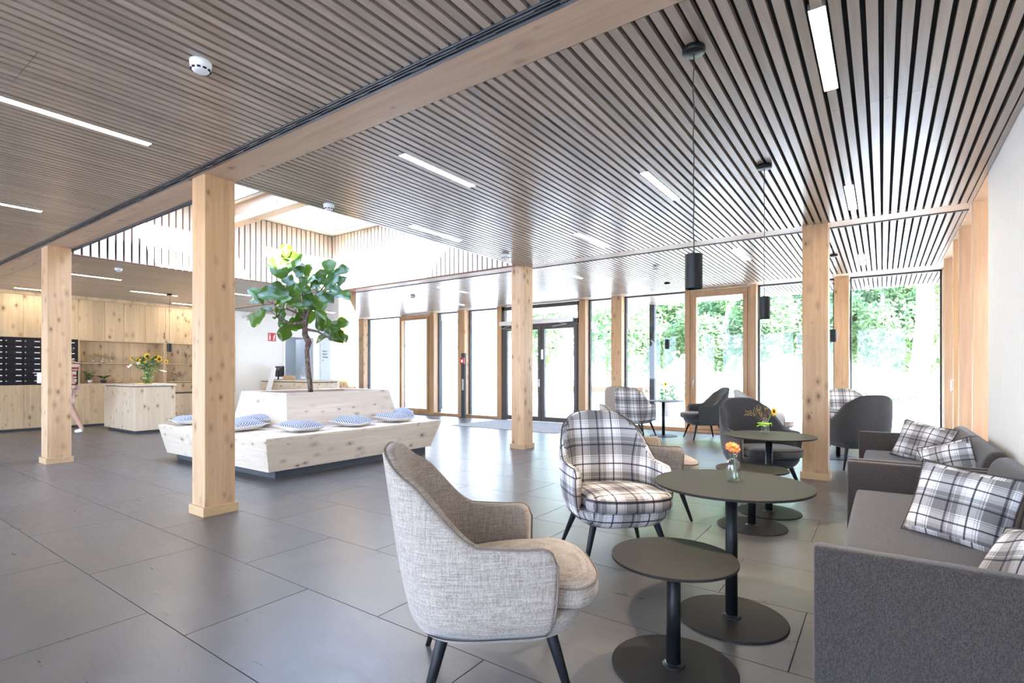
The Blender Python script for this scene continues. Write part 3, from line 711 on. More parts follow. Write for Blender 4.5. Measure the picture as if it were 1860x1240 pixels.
# ================================================================ CABINET WALL
XC = -15.78
cb = thing('cabinet_wall', 'built-in knotty spruce cabinet wall with shelf niches at the left', 'cabinet', (XC, 0, 0))
def cpart(name, y0, y1, z0, z1, x0=0, x1=.02, mat='panel', par=None, b=.002): return bevbox(name, x0, x1, y0, y1, z0, z1, M[mat], par or cb, b, 1)
cpart('carcass', 2.0, 8.0, .05, 1.03, -.5, -.004, 'panel', b=0); cpart('carcass', 2.0, 8.0, 2.11, 3.14, -.5, -.004, 'panel', b=0)
cpart('plinth', 2.0, 8.0, 0, .055, -.5, -.03, 'toe', b=0)
cpart('cornice', 2.0, 8.0, 3.07, 3.15, -.02, .03)
def knob(q, y, z): q.box(.02, .045, y-.012, y+.012, z-.008, z+.008).box(.038, .046, y-.05, y+.05, z-.007, z+.007)
ys = [2.36, 3.285, 4.138, 4.764, 5.20, 6.14, 6.9, 7.6, 8.0]
ys_u = [2.4, 2.84, 3.28, 3.715, 4.14, 4.273, 4.80, 5.195, 5.67, 6.14, 6.6, 7.07, 7.54, 8.0]
for n, (a, b) in enumerate(zip(ys_u[:-1], ys_u[1:])):
    d = cpart('upper_door', a+.002, b-.002, 2.105, 3.065)
    if b-a > .3:
        q = MB(); knob(q, b-.07 if n % 2 == 0 else a+.07, 2.16); q.build('handle', M['brass'], d)
ys_l = [2.36, 2.86, 3.295, 3.77, 4.268, 4.80, 5.2, 5.67, 6.14]
for n, (a, b) in enumerate(zip(ys_l[:-1], ys_l[1:])):
    d = cpart('lower_door', a+.002, b-.002, .06, 1.02)
    q = MB(); knob(q, b-.07 if n % 2 == 0 else a+.07, .965); q.build('handle', M['brass'], d)
for a, b in ((6.14, 6.6), (6.6, 7.07), (7.07, 7.54), (7.54, 8.0)): cpart('lower_door', a+.002, b-.002, .06, .73, mat='counter')
cpart('worktop', 6.17, 8.0, .735, .775, -.5, .03, 'toe')
# niches
cpart('niche_back', 4.27, 8.0, .78, 2.11, -.33, -.31); cpart('niche_board', 4.27, 6.15, 1.02, 1.045, -.33, .022)
for z, a, b in ((1.53, 4.30, 6.10), (1.53, 6.17, 7.98), (1.045, 6.17, 7.98)): cpart('shelf', a, b, z, z+.022, -.33, .01)
for y in (4.272, 6.10, 7.98): cpart('upright', y, y+.03, .775 if y > 6.1 else 1.02, 2.11, -.33, .02)
cpart('upright', 6.135, 6.17, .06, 2.11, -.33, .02); cpart('niche_board', 4.27, 8.0, 2.085, 2.106, -.33, .021)
# mailboxes
mb = thing('mailbox_block', 'black block of small mailbox doors set in the spruce cabinet wall', 'mailboxes', (XC, 0, 0))
MB().box(-.3, .0, 2.2, 4.262, 1.032, 2.10).build('housing', M['mail'], mb)
dm = MB().box(0, .014, -.153, .153, -.058, .058); cache = None
colsy = [2.50+.3155*k for k in range(6)]
for cy in colsy:
    for k in range(8):
        z = 1.10+.1285*k
        if cache is None:
            o = bevbox('mailbox_door', 0, .014, -.152, .152, -.058, .058, M['mail'], mb, .002, 1); o.location = (0, cy, z)
            pl_ = MB().box(.014, .0165, .03, .125, .012, .030).build('name_plate', M['paper'], o)
            lk = MB().lathe([(.013, 0), (.013, .006), (.008, .009)], 10).build('lock', M['brass'], o, loc=(.014, -.125, .022)); lk.rotation_euler = (0, pi/2, 0)
            cache = (o, pl_, lk)
        else:
            c = cache[0].copy(); COL.objects.link(c); c.parent = mb; c.location = (0, cy, z)
            for ch in cache[1:]: d = ch.copy(); COL.objects.link(d); d.parent = c
# counter
ct = thing('reception_counter', 'boxy pale spruce counter block carrying the sunflower vase', 'counter', (-13.035, 4.5, 0))
MB().box(-1.72, -.06, .06, .72, 0, .06).build('plinth', M['toe'], ct)
bevbox('front_panel', -1.79, -.02, 0, .02, .06, 1.0, M['counter'], ct, .002, 1); bevbox('side_panel', -.02, 0, 0, .78, .06, 1.0, M['counter'], ct, .002, 1)
bevbox('side_panel', -1.79, -1.77, .02, .78, .06, 1.0, M['counter'], ct, .002, 1); bevbox('back_panel', -1.77, -.02, .76, .78, .06, 1.0, M['counter'], ct, .002, 1)
MB().box(-1.76, -.03, .03, .75, .99, 1.018).build('shadow_gap', M['toe'], ct)
bevbox('countertop', -1.81, .02, -.02, .80, 1.018, 1.056, M['bench'], ct, .003, 1)
# reception desk
rd = thing('reception_desk', 'low pale spruce reception desk behind the planter', 'desk', (-12.95, 8.80, 0))
bevbox('front_panel', -2.8, 0, 0, .03, 0, 1.02, M['bench'], rd, .002, 1); bevbox('side_panel', -.03, 0, .03, .75, 0, 1.02, M['bench'], rd, .002, 1); bevbox('side_panel', -2.8, -2.77, .03, .75, 0, 1.02, M['bench'], rd, .002, 1)
MB().box(-2.79, -.01, .01, .74, 1.02, 1.045).build('shadow_gap', M['toe'], rd); bevbox('desktop', -2.82, .12, -.02, .77, 1.045, 1.085, M['bench'], rd, .003, 1)
r = thing('ceiling_light', 'unseen lamp added to brighten the corridor behind the doorway', 'ceiling light', (-17.1, 10.1, 3.2)); MB().box(-.3, .3, -.6, .6, -.06, 0).build('housing', M['alu'], r); MB().box(-.28, .28, -.58, .58, -.065, -.061).build('diffuser', emis('corridor_fill', (.8, .9, 1), 7), r)  # no known fitting here; added to brighten the dark corridor
# ---------------------------------------------------------------- things on the desk
mo = thing('monitor', 'black computer monitor seen from behind on the reception desk', 'monitor', (-15.33, 9.18, 1.085), R(-8))
MB().rings([[(-.30, .0, .09), (.30, .0, .09), (.30, .0, .42), (-.30, .0, .42)], [(-.30, -.03, .09), (.30, -.03, .09), (.30, -.03, .42), (-.30, -.03, .42)], [(-.2, -.055, .14), (.2, -.055, .14), (.2, -.055, .36), (-.2, -.055, .36)]]).build('display_housing', M['black'], mo)
MB().box(-.03, .03, -.075, -.05, 0, .28).build('stand', M['black2'], mo); MB().box(-.13, .13, -.14, .06, 0, .012).build('foot', M['black2'], mo)
MB().box(-.05, .05, -.0575, -.055, .32, .34).build('badge', M['alu'], mo)
bxw = tag(bevbox('wooden_box', -.18, .18, -.09, .09, 0, .13, M['plinth'], None, .004), 'small pale wooden box beside the monitor on the reception desk', 'box'); bxw.location = (-14.55, 9.0, 1.086)
bt = thing('carafe', 'clear glass carafe beside the tree trunk on the reception desk', 'carafe', (-14.0, 9.1, 1.086))
MB().lathe([(.07, 0), (.075, .02), (.07, .14), (.03, .26), (.028, .31)], 20, cap1=False).build('bottle_body', M['bottle'], bt, True)
MB().lathe([(.032, .31), (.034, .36), (.012, .41)], 16).build('stopper', M['bottle'], bt, True)
gj = thing('candle_glass', 'small amber candle glass on the reception desk', 'glass', (-13.62, 9.05, 1.086)); MB().lathe([(.04, 0), (.045, .10)], 18, cap1=False).build('cup', M['bottle'], gj, True); MB().lathe([(.036, .004), (.038, .06)], 18).build('candle', flat('amber_wax', (.6, .35, .08), .5), gj, True)
sb = thing('info_stand', 'slanted white panel standing at the left end of the reception desk', 'info stand', (-14.55, 8.55, 0))
MB().add([(-.75, 0, .3), (-.45, 0, .3), (.02, 0, 1.44), (-.16, 0, 1.44), (-.75, .03, .3), (-.45, .03, .3), (.02, .03, 1.44), (-.16, .03, 1.44)], [(0, 1, 2, 3), (7, 6, 5, 4), (0, 4, 5, 1), (1, 5, 6, 2), (2, 6, 7, 3), (3, 7, 4, 0)]).build('panel', M['paper'], sb)
MB().box(-.85, -.3, -.12, .15, 0, .02).box(-.68, -.5, .0, .03, .02, .3).build('foot', M['paper'], sb)
# back-wall signs
def fire_sign(name, label, y, z, s, x=-15.8, kind=0):
    r = thing(name, label, 'sign', (x, y, z)); bevbox('plate', 0, .01, -s*(1.0 if kind == 0 else .5), s*(1.0 if kind == 0 else .5), -s, s, M['red'], r, 0)
    q = MB()
    if kind == 0:   # extinguisher and hose-reel pictograms in two fields
        q.box(.0101, .012, -.72*s, -.38*s, -.75*s, .35*s).box(.0101, .012, -.62*s, -.48*s, .4*s, .6*s).box(.0101, .012, -.85*s, -.35*s, .62*s, .74*s)
        q.box(.0101, .012, .2*s, .75*s, -.75*s, -.6*s).box(.0101, .012, .3*s, .45*s, -.6*s, .3*s).box(.0101, .012, .55*s, .75*s, -.3*s, .7*s).box(.0101, .012, .3*s, .6*s, .0, .2*s)
    else: q.box(.0101, .012, -.22*s, .22*s, -.6*s, .1*s).box(.0101, .012, -.1*s, .1*s, .15*s, .6*s)
    q.build('pictogram', M['paper'], r)
fire_sign('fire_sign', 'red fire equipment sign with white symbols on the white back wall', 9.18, 2.43, .13)
fire_sign('fire_alarm_sign', 'small red sign seen through the doorway beside the tree trunk', 10.55, 1.55, .11, x=-18.09, kind=1)
nb = tag(bevbox('notice_frame', 0, .02, -.16, .16, -.27, .27, M['alu'], None, .003), 'grey framed notice on the corridor wall seen through the doorway', 'notice'); nb.location = (-18.09, 10.05, 1.68)
MB().box(.021, .023, -.13, .13, -.2, .2).build('sheet', M['paper'], nb)
lt = thing('wall_lettering', 'four short lines of dark lettering with small arrows on the blue-grey panel', 'lettering', (-15.784, 11.09, 1.87))
def text(body, size, mat, parent, loc, rot, ext=.002, name='lettering_line'):
    cu_ = bpy.data.curves.new(name, 'FONT'); cu_.body = body; cu_.size = size; cu_.extrude = ext; cu_.align_x = 'LEFT'; cu_.materials.append(mat)
    t_ = bpy.data.objects.new(name, cu_); COL.objects.link(t_); bpy.context.view_layer.update()
    me = bpy.data.meshes.new_from_object(t_); bpy.data.objects.remove(t_)
    return link(name, me, parent, loc, rot)
M['ink'] = flat('dark_ink', (.03, .03, .035), .6)
for k, (a, z) in enumerate((('Haus', .15), ('Haus', .05), ('Wohn', -.06), ('A', -.17))): text(a, .085, M['ink'], lt, (.001, -.09, z), (pi/2, 0, pi/2))
MB().box(0, .004, .10, .13, .17, .19).box(0, .004, .10, .13, .07, .09).build('arrow', M['red'], lt)
wl_ = thing('wall_speaker', 'small white wall speaker box high on the back wall', 'speaker', (-15.8, 8.4, 2.97)); bevbox('speaker_box', 0, .12, -.02, .12, -.08, .08, M['alu'], wl_, .005); MB().box(0, .05, -.16, -.02, -.02, .02).build('bracket', M['plastic'], wl_)
dr = thing('door_4', 'white framed doorway beside the reception', None, kind='structure')
q = MB(); q.box(-15.81, -15.77, 9.56, 9.62, 0, 2.53).box(-15.81, -15.77, 10.64, 10.70, 0, 2.53).box(-15.81, -15.77, 9.62, 10.64, 2.47, 2.53); q.build('frame', M['white'], dr)
o = MB().box(-.9, 0, -.02, .02, .01, 2.45).build('door_leaf', M['grey_room'], dr, loc=(-15.83, 10.62, 0)); MB().box(-.86, -.84, -.06, -.02, 1.0, 1.03).box(-.86, -.74, -.065, -.05, 1.0, 1.02).build('handle', M['chrome'], o)
# exit sign
ex = thing('exit_sign', 'green exit sign half hidden behind the centre column', 'sign', (-7.98, 11.72, 2.98)); MB().box(-.0, .30, -.02, .02, -.08, .08).build('sign_box', M['green'], ex); MB().box(.13, .17, -.01, .01, .08, .17).build('hanger', M['alu'], ex)
# alarm post and mat
ap = thing('alarm_post', 'dark steel post with a red call point beside the window front column', 'alarm post', (-9.93, 11.62, 0))
bevbox('post', -.07, .07, -.035, .035, .01, 1.87, M['toe'], ap, .003); bevbox('base_plate', -.11, .11, -.07, .07, 0, .01, M['toe'], ap, 0)
bevbox('call_point', -.075, .075, -.075, -.036, 1.56, 1.74, M['red'], ap, .006); MB().box(-.035, .035, -.078, -.075, 1.6, 1.68).build('push_plate', M['paper'], ap)
MB().box(-.035, .035, -.038, -.035, .80, 1.12).build('reader_plate', M['alu'], ap)
M['mat'] = fabric('speckled_mat', (.16, .155, .16), (.30, .29, .29), 90)
tag(bevbox('door_mat', -8.75, -5.75, 9.75, 11.72, .001, .008, M['mat'], None, 0), 'light speckled entrance mat before the dark double doors', 'mat')
# pendants
def pendant(label, x, y, zt, zb, src=None):
    if src: return dup(src, (x, y, C), 0, label)
    r = thing('pendant_lamp', label, 'pendant lamp', (x, y, C))
    MB().lathe([(.01, 0), (.062, 0), (.062, -.026), (.058, -.03), (.01, -.03)][::-1], 32).build('canopy', M['black'], r, True)
    rr = .048; a, b = zt-C, zb-C
    pts = [(.003*sin(k*1.7), .003*cos(k*1.3), -.03+(a+.03)*k/16) for k in range(17)]
    MB().tube(pts, .0028, 6).lathe([(.006, a+.012), (.006, a)], 10).build('cord', M['black2'], r, True)
    o = MB().lathe([(.01, b+.02), (rr-.006, b+.02), (rr-.006, b+.002), (rr, b), (rr, a-.003), (rr-.004, a), (.01, a)], 32).build('lamp_shade', M['black'], r, False); subd(o, 0)
    MB().lathe([(.01, b+.021), (rr-.008, b+.021)], 24, cap0=False, cap1=True).build('bulb', M['led'], r)
    sp = bpy.data.lights.new('spot', 'SPOT'); sp.energy = PEND_W; sp.color = (1, .84, .66); sp.spot_size = R(105); sp.spot_blend = .5; sp.shadow_soft_size = .025
    so_ = bpy.data.objects.new('spot', sp); COL.objects.link(so_); so_.parent = r; so_.location = (0, 0, b-.004)
    return r
pd = pendant('largest hanging black cylinder lamp, above the foreground black tables', -.868, 3.0, 1.99, 1.797)
pendant('hanging black cylinder lamp above the table with the sunflower bottle', -.852, 5.06, 1.99, 1.797, pd)
pendant('small hanging black lamp above the round table by the window', -3.6, 10.6, 1.99, 1.797, pd)
pendant('small hanging black lamp just right of the orange-toned column', -.63, 9.56, 1.99, 1.797, pd)
pendant('small hanging black lamp above the counter, before the cabinets', -13.64, 5.40, 1.99, 1.797, pd)
# detectors
def detector(label, x, y, src=None):
    if src: return dup(src, (x, y, C), 0, label)
    r = thing('smoke_detector', label, 'smoke detector', (x, y, C), 0, 'white smoke detectors on the slatted ceiling')
    o = MB().lathe([(.01, 0), (.058, 0), (.058, -.02), (.055, -.022), (.055, -.042), (.042, -.058), (.03, -.062), (.01, -.063)][::-1], 32).build('detector_body', M['plastic'], r, True); subd(o, 0)
    for k in range(10):
        a = 2*pi*k/10; me_ = Matrix.Rotation(a, 4, 'Z'); MB().box(.044, .0535, -.009, .009, -.054, -.046, me_).build('sensor_slot', M['felt'], o)
    return r
sd = detector('large white smoke detector near the top left of the picture', -3.27, 1.46)
for l, x, y in (('white detector at the edge of the light well, over the open floor', -4.92, 3.51), ('white detector just left of the centre column top', -4.78, 6.59), ('white detector beyond the second beam, left of the wooden terrace door', -3.2, 8.85), ('white detector above the window front left of the alarm post', -9.19, 8.89), ('white detector over the cabinets, right of the left column', -10.97, 3.54), ('white detector behind the tree crown near the back wall', -12.6, 8.3)):
    detector(l, x, y, sd)
# ================================================================ FLOWERS AND PLANTS
def petals(q, c, nrm, r0, r1, n, w, curl=.02, seed=0):
    rr = random.Random(seed); nrm = Vector(nrm).normalized(); u = nrm.orthogonal().normalized(); v = nrm.cross(u); c = Vector(c)
    for k in range(n):
        a = 2*pi*(k+rr.random()*.4)/n; d = u*cos(a)+v*sin(a); s = nrm.cross(d); R1 = r1*(.88+.2*rr.random()); b = curl*(rr.random()-.3)
        q.add([c+d*r0-s*w*.4, c+d*r0+s*w*.4, c+d*(r0+R1)/2+s*w*.55+nrm*b*.5, c+d*R1+nrm*b, c+d*(r0+R1)/2-s*w*.55+nrm*b*.5], [(0, 1, 2, 3, 4)])
def dome(q, c, nrm, r, h, n=14):
    nrm = Vector(nrm).normalized(); u = nrm.orthogonal().normalized(); v = nrm.cross(u); c = Vector(c)
    q.rings([[c+(u*cos(2*pi*k/n)+v*sin(2*pi*k/n))*r*s+nrm*h*t for k in range(n)] for s, t in ((1, -.3), (1, .3), (.8, .8), (.35, 1))])
def milk_bottle(par, h=.145, r=.035, water=.06):
    k = h/.145
    MB().lathe([(r*.9, .002), (r, .008), (r, .085*k), (r*.86, .1*k), (r*.52, .118*k), (r*.48, .132*k), (r*.6, .134*k), (r*.6, .145*k)], 24, cap1=False).build('glass_body', M['bottle'], par, True)
    if water: MB().lathe([(r*.84, .006), (r*.93, .012), (r*.93, water)], 20).build('water', M['water'], par, True)
def bezier(p0, p1, p2, n=8): return [Vector(p0)*(1-t)**2+Vector(p1)*2*t*(1-t)+Vector(p2)*t*t for t in [k/(n-1) for k in range(n)]]
toc = Vector((.577, -.8166, .25))     # roughly towards the room's open side
r = thing('flower_bottle', 'clear milk bottle with one orange gerbera on the foreground table', 'vase', (-.672, 3.06, .73)); milk_bottle(r, .148, .037, .07)
f = thing('gerbera', 'single orange gerbera standing in the clear milk bottle', 'flower', (-.672, 3.06, .73))
MB().tube(bezier((.018, -.008, .012), (.01, 0, .1), (-.002, .004, .178)), .0032, 7).build('stem', M['stem'], f, True)
q = MB(); nn = Vector((.35, -.55, .85))
for k, (ra, rb, up) in enumerate(((.008, .043, .0), (.006, .040, .006), (.004, .030, .010), (.002, .018, .014))): petals(q, (-.002, .004, .180+up), nn, ra, rb, 24-4*k, .010, .012, k)
q.build('petals', M['orange'], f); q = MB(); dome(q, (-.002, .004, .176), nn, .012, .01); q.build('calyx', M['stem'], f, True)
def sunflower(par, c, n, s=.045, stem0=None, seed=0):
    q = MB(); petals(q, c, n, s*.4, s, 18, s*.28, s*.3, seed); petals(q, Vector(c)+Vector(n).normalized()*.002, n, s*.38, s*.85, 16, s*.26, s*.3, seed+1); o = q.build('flower_head', M['yellow'], par)
    q = MB(); dome(q, c, n, s*.42, s*.15); q.build('centre', M['seed'], o, True)
    if stem0: MB().tube(bezier(stem0, ((stem0[0]+c[0])/2, (stem0[1]+c[1])/2, c[2]*.8), Vector(c)-Vector(n).normalized()*.004), .003*s/.045, 6).build('stem', M['stem'], par, True)
def spray(par, base, tips, mat, blob=.006, name='dried_spray', k=7, seed=1, stemmat='twig'):
    rr = random.Random(seed); q = MB(); b = MB()
    for t in tips:
        pts = bezier(base, (base[0]+.2*(t[0]-base[0]), base[1]+.2*(t[1]-base[1]), base[2]+.6*(t[2]-base[2])), t, 6); q.tube(pts, .0013, 4)
        for j in range(k):
            p = Vector(t)+Vector([(rr.random()-.5)*.045*(blob/.006) for _ in range(3)]); q.tube([pts[4], p], .0008, 3)
            b.lathe([(.001, -blob*.6), (blob*.6, 0), (.001, blob*.6)], 5, p)
    o = q.build(name, M[stemmat], par); b.build('blossom', M[mat], o)
r = thing('flower_bottle', 'clear bottle with a lime ribbon on the second tall table', 'vase', (-.94, 5.62, .73)); milk_bottle(r, .15, .036, .055)
o = MB().lathe([(.0375, .075), (.038, .10)], 24, cap0=False, cap1=False).tube([(.03, -.03, .09), (-.02, -.05, .10), (-.06, -.03, .098), (-.03, -.03, .085), (-.065, -.03, .065)], .006, 6).tube([(.03, -.03, .09), (.055, -.0, .10), (.06, .01, .075)], .006, 6).build('ribbon', M['ribbon'], r, True)
f = thing('flower_posy', 'small posy of a sunflower and dried sprigs in the ribboned bottle', 'flowers', (-.94, 5.62, .73))
sunflower(f, (.075, .02, .215), (.8, -.45, .1), .045, (.0, 0, .02), 3)
spray(f, (0, 0, .03), [(-.10, -.06, .20), (-.05, -.03, .25), (-.03, -.02, .19), (.0, .0, .24), (-.14, -.10, .20), (.03, .03, .26), (-.07, 0, .215), (.05, .01, .19), (-.01, -.04, .16)], 'dryfl', .007, k=9)
r = thing('flower_bottle', 'small vase with one sunflower on the table by the window', 'vase', (-3.72, 10.85, .73)); milk_bottle(r, .15, .035, .05)
f = thing('sunflower', 'single small sunflower in the vase by the window', 'flower', (-3.72, 10.85, .73)); sunflower(f, (0, 0, .34), (.5, -.8, .3), .05, (.0, .0, .02), 5)
spray(f, (0, 0, .03), [(.03, 0, .2), (-.03, .01, .17), (.05, .03, .16)], 'leafs', .012, 'leaf_sprig', 6, stemmat='stem')
# sunflower bouquet on the counter
VX, VY, VZ = -13.42, 4.88, 1.056
r = thing('glass_vase', 'bulbous green-tinted glass vase on the spruce counter', 'vase', (VX, VY, VZ))
MB().lathe([(.075, .002), (.08, .01), (.085, .03), (.13, .09), (.145, .13), (.13, .175), (.085, .215), (.07, .25), (.085, .30), (.10, .33)], 32, cap1=False).build('glass_body', M['greenglass'], r, True)
MB().lathe([(.07, .008), (.082, .035), (.125, .09), (.138, .13), (.125, .17)], 28).build('water', M['water'], r, True)
f = thing('sunflower_bouquet', 'bouquet of sunflowers and white lilies in the vase on the counter', 'flowers', (VX, VY, VZ))
for k, (a, b, z, s) in enumerate([(.02, -.12, .52, .095), (-.20, -.02, .53, .075), (-.05, .03, .62, .085), (.20, .05, .56, .075), (.05, .12, .60, .08), (-.14, .12, .56, .08), (.30, .10, .50, .05), (-.30, -.05, .58, .055)]):
    x = a*.8166+.0; y = a*.577+b; sunflower(f, (x, y, z), (.45+a, -.85, .25), s, (x*.12, y*.12, .02), k)
for a, z in ((-.05, .47), (.10, .46), (-.32, .40)): q = MB(); petals(q, (a*.6, a*.45-.14, z), (.3, -.9, .6), .01, .07, 6, .025, .03, 4); q.build('lily', M['whitefl'], f)
rr = random.Random(3); q = MB()
def leafquad(q, p, d, l, wd, nrm=None):
    d = Vector(d).normalized(); s = (d.cross(nrm) if nrm else d.orthogonal()).normalized(); p = Vector(p)
    q.add([p, p+d*l*.35+s*wd*.5, p+d*l*.75+s*wd*.35, p+d*l, p+d*l*.75-s*wd*.35, p+d*l*.35-s*wd*.5], [(0, 1, 2, 3, 4, 5)])
for k in range(70):
    a = rr.random()*2*pi; z = .32+.27*rr.random(); R0 = .03+.16*rr.random(); leafquad(q, (R0*cos(a), R0*sin(a), z), (cos(a), sin(a), rr.random()*1.6-.8), .13+.08*rr.random(), .05, Vector((rr.random()-.5, rr.random()-.5, 1)))
q.build('leaves', M['leafs'], f)
q = MB()
for k in range(14): a = k*.9; q.tube([(.05*cos(a), .05*sin(a), .015), (.02*cos(a+2), .02*sin(a+2), .2), (.06*cos(a+3), .06*sin(a+3), .38)], .006, 5)
q.build('stems', M['stem'], f, True)
# little plants in the niches
for n, (y, z, mat, lb, hh) in enumerate([(4.60, 1.553, 'dryfl', 'dried sprigs in a small glass, leftmost on the upper niche shelf', .2), (4.78, 1.553, 'dryfl', 'dried sprigs in a small glass, middle of three on the upper niche shelf', .2), (4.96, 1.553, 'leafs', 'small green sprig in a glass, right of the two dried ones', .14),
     (6.72, 1.553, 'redfl', 'dark red blossom in a glass on the right niche shelf', .26), (6.46, 1.068, 'redfl', 'red blossom in a glass on the lower right shelf, left one', .2), (6.60, 1.068, 'redfl', 'red blossom in a glass on the lower right shelf, right one', .22)]):
    r = thing('sprig_glass', lb, 'vase', (XC-.1, y, z)); milk_bottle(r, .11, .032, .04)
    spray(r, (0, 0, .02), [(.06*cos(2.1*k+n), .08*sin(2.1*k+n), hh*(.8+.25*((k*3) % 5)/4)) for k in range(7)], mat, .014, 'sprigs', 6, n, 'twig')
for n, (y, lb) in enumerate([(4.52, 'taller leafy potted plant at the left of the lower niche'), (4.80, 'low leafy potted plant right of the taller one in the lower niche')]):
    r = thing('potted_plant', lb, 'plant', (XC-.08, y, 1.046)); MB().lathe([(.05, 0), (.065, .08), (.055, .08)], 18).build('pot', M['alu' if n == 0 else 'black2'], r, True)
    q = MB(); rr = random.Random(n)
    for k in range(46): a = rr.random()*2*pi; b = rr.random(); leafquad(q, (.05*b*cos(a), .06*b*sin(a), .08+.2*b*(1.2-n*.6)), (cos(a), sin(a), .8-.9*b), .12, .035, Vector((rr.random()-.5, rr.random()-.5, 1)))
    q.build('leaves', M['leafs'], r)
bk = thing('wire_basket', 'low basket with a thin round handle in the lower niche', 'basket', (XC-.08, 5.10, 1.046))
MB().lathe([(.09, 0), (.11, .05), (.10, .05), (.08, .008)], 20).build('bowl', M['plinth'], bk, True); MB().tube([(0, .105*cos(pi*k/10), .05+.12*sin(pi*k/10)) for k in range(11)], .004, 6).build('handle', M['plinth'], bk, True)
tag(bevbox('wooden_crate', XC-.28, XC-.05, 6.28, 6.50, .777, .90, M['oakpost'], None, .004), 'small orange-brown wooden box on the dark worktop of the niche', 'box')
# ---------------------------------------------------------------- fiddle-leaf fig
TX, TY = -7.53, 4.93
ft = thing('fiddle_leaf_fig', 'fiddle-leaf fig tree with big glossy leaves growing from the planter', 'tree', (TX, TY, .975))
def uw(px, py, off=0):      # local point of a crown spot given in the tree's own frontal plane, metres right/up of the trunk
    return Vector((px*.8166-off*.577, px*.577+off*.8166, py))
tr_pts = [uw(.09, 0), uw(.085, .12), uw(.05, .42), uw(.03, .7), uw(.06, .82), uw(.0, .95), uw(.0, 1.12), uw(.01, 1.24)]
MB().tube(tr_pts, [.042, .04, .036, .036, .05, .046, .036, .03], 12).build('trunk', M['bark'], ft, True)
fork = uw(.0, 1.16); brs = [[fork, uw(-.03, 1.4, .05), uw(-.08, 1.75, .05), uw(-.12, 2.1)], [fork, uw(.10, 1.35, -.05), uw(.22, 1.6), uw(.40, 1.9, .05)], [uw(-.01, 1.2), uw(-.2, 1.32, .1), uw(-.45, 1.42), uw(-.62, 1.5)],
     [uw(.02, 1.03), uw(.2, 1.0), uw(.38, .9), uw(.55, .86)], [uw(-.02, 1.15), uw(-.2, 1.1, -.1), uw(-.38, 1.2, -.1)], [uw(.05, 1.3), uw(.15, 1.5, .2), uw(.1, 1.8, .2)]]
bq = [MB().tube(p, [.024, .018, .013, .008][:len(p)], 8).build('branch', M['bark'], ft, True) for p in brs]
bpts = [q for p in brs for a, b in zip(p[:-1], p[1:]) for q in (a, (a+b)/2, b)]
def leaf_mesh(n, seed):
    rr = random.Random(seed); vs = []; f = []; N = 9; wv = [0, .20, .31, .32, .35, .43, .47, .44, .30, 0]
    for i in range(N+1):
        t = i/N; w2 = wv[i]*.82; z = -.22*t*t+.04*sin(t*7+seed)
        for s, k in ((-1, 1), (-.5, .55), (0, 0), (.5, .55), (1, 1)): vs.append((t, s*w2+.012*rr.random(), z+abs(s)*w2*(.35+.12*sin(9*t+seed*2))+(.02*sin(14*t+s*3) if abs(s) == 1 else 0)))
    for i in range(N):
        for j in range(4): a = i*5+j; f.append((a, a+1, a+6, a+5))
    me = bpy.data.meshes.new('leaf'); me.from_pydata(vs, [], f); me.materials.append(M['fig'])
    for p in me.polygons: p.use_smooth = True
    vein = MB().tube([(t/9, 0, -.22*(t/9)**2+.04*sin(t/9*7+seed)-.004) for t in range(10)], .007, 4); n0 = len(vs)
    return me
lms = [leaf_mesh(0, k) for k in range(4)]
LV = [(300,85,50,90),(320,150,70,100),(290,240,75,-60),(235,225,45,160),(435,190,55,60),(430,235,50,20),(632,210,62,95),(755,250,55,35),(605,305,55,110),(672,285,50,80),(712,350,60,50),(730,440,80,-5),(655,470,60,-20),(600,500,60,-70),(565,300,60,140),(480,310,55,30),(410,340,80,10),(325,325,55,130),(280,410,75,150),(245,455,80,165),(375,445,75,-110),(440,500,75,-10),(455,530,75,5),(380,560,75,-70),(310,580,70,-160),(215,500,55,-100),(140,460,65,120),(88,475,50,160),(148,555,45,170),(135,625,72,-140),(235,632,65,-90),(292,650,50,-80),(275,710,75,-85),(395,630,65,-100),(528,625,75,-75),(582,660,50,-80),(665,690,55,60),(702,655,60,30),(555,765,65,200),(650,745,75,-25),(702,745,60,-35),(500,370,50,70),(512,430,55,-120),(590,390,60,60),(640,300,50,60),(560,580,50,-30),(500,260,50,80),(742,330,45,60),(640,400,55,20),(460,280,50,100),(350,500,55,200),(520,500,60,-50),(420,600,45,-120),(470,395,60,150),(570,440,60,30),(340,390,60,80),(610,350,55,100),(540,340,50,40),(180,560,45,-60),(330,250,60,70),(700,400,50,10),(445,445,60,-60)]
rr = random.Random(11); pet = MB()
for k, (zx, zy, sz, an) in enumerate(LV):
    px = (450+zx/4.43-550)/952.5*8.5; pz = (1.33+(675-(440+zy/4.43))/952.5*8.5)-.975
    off = (rr.random()-.5)*.7; L = sz*2.45/4.43/952.5*8.5; a = R(an)
    d2 = Vector((cos(a), sin(a)))
    base = uw(px-d2.x*L*.5, pz-d2.y*L*.5, off); tip = uw(px+d2.x*L*.5, pz+d2.y*L*.5, off+(rr.random()-.5)*L*.6)
    dx = (tip-base).normalized(); nrm = Vector((.577*.7+(rr.random()-.5)*1.0, -.8166*.7+(rr.random()-.5)*1.0, .55+rr.random()*.4))
    dz = (nrm-dx*nrm.dot(dx)).normalized(); dy = dz.cross(dx)
    m = Matrix((dx, dy, dz)).transposed().to_4x4(); m.translation = base
    o = link('leaf', lms[k % 4], ft); o.matrix_parent_inverse = Matrix(); o.matrix_basis = m @ Matrix.Diagonal((L, L, L, 1))
    near = min(bpts, key=lambda b: (b-base).length); pet.tube(bezier(near, (near+base)/2+Vector((0, 0, .04)), base, 5), [.008, .006, .005, .005, .004], 5)
pet.build('petioles', M['twig'], ft, True)
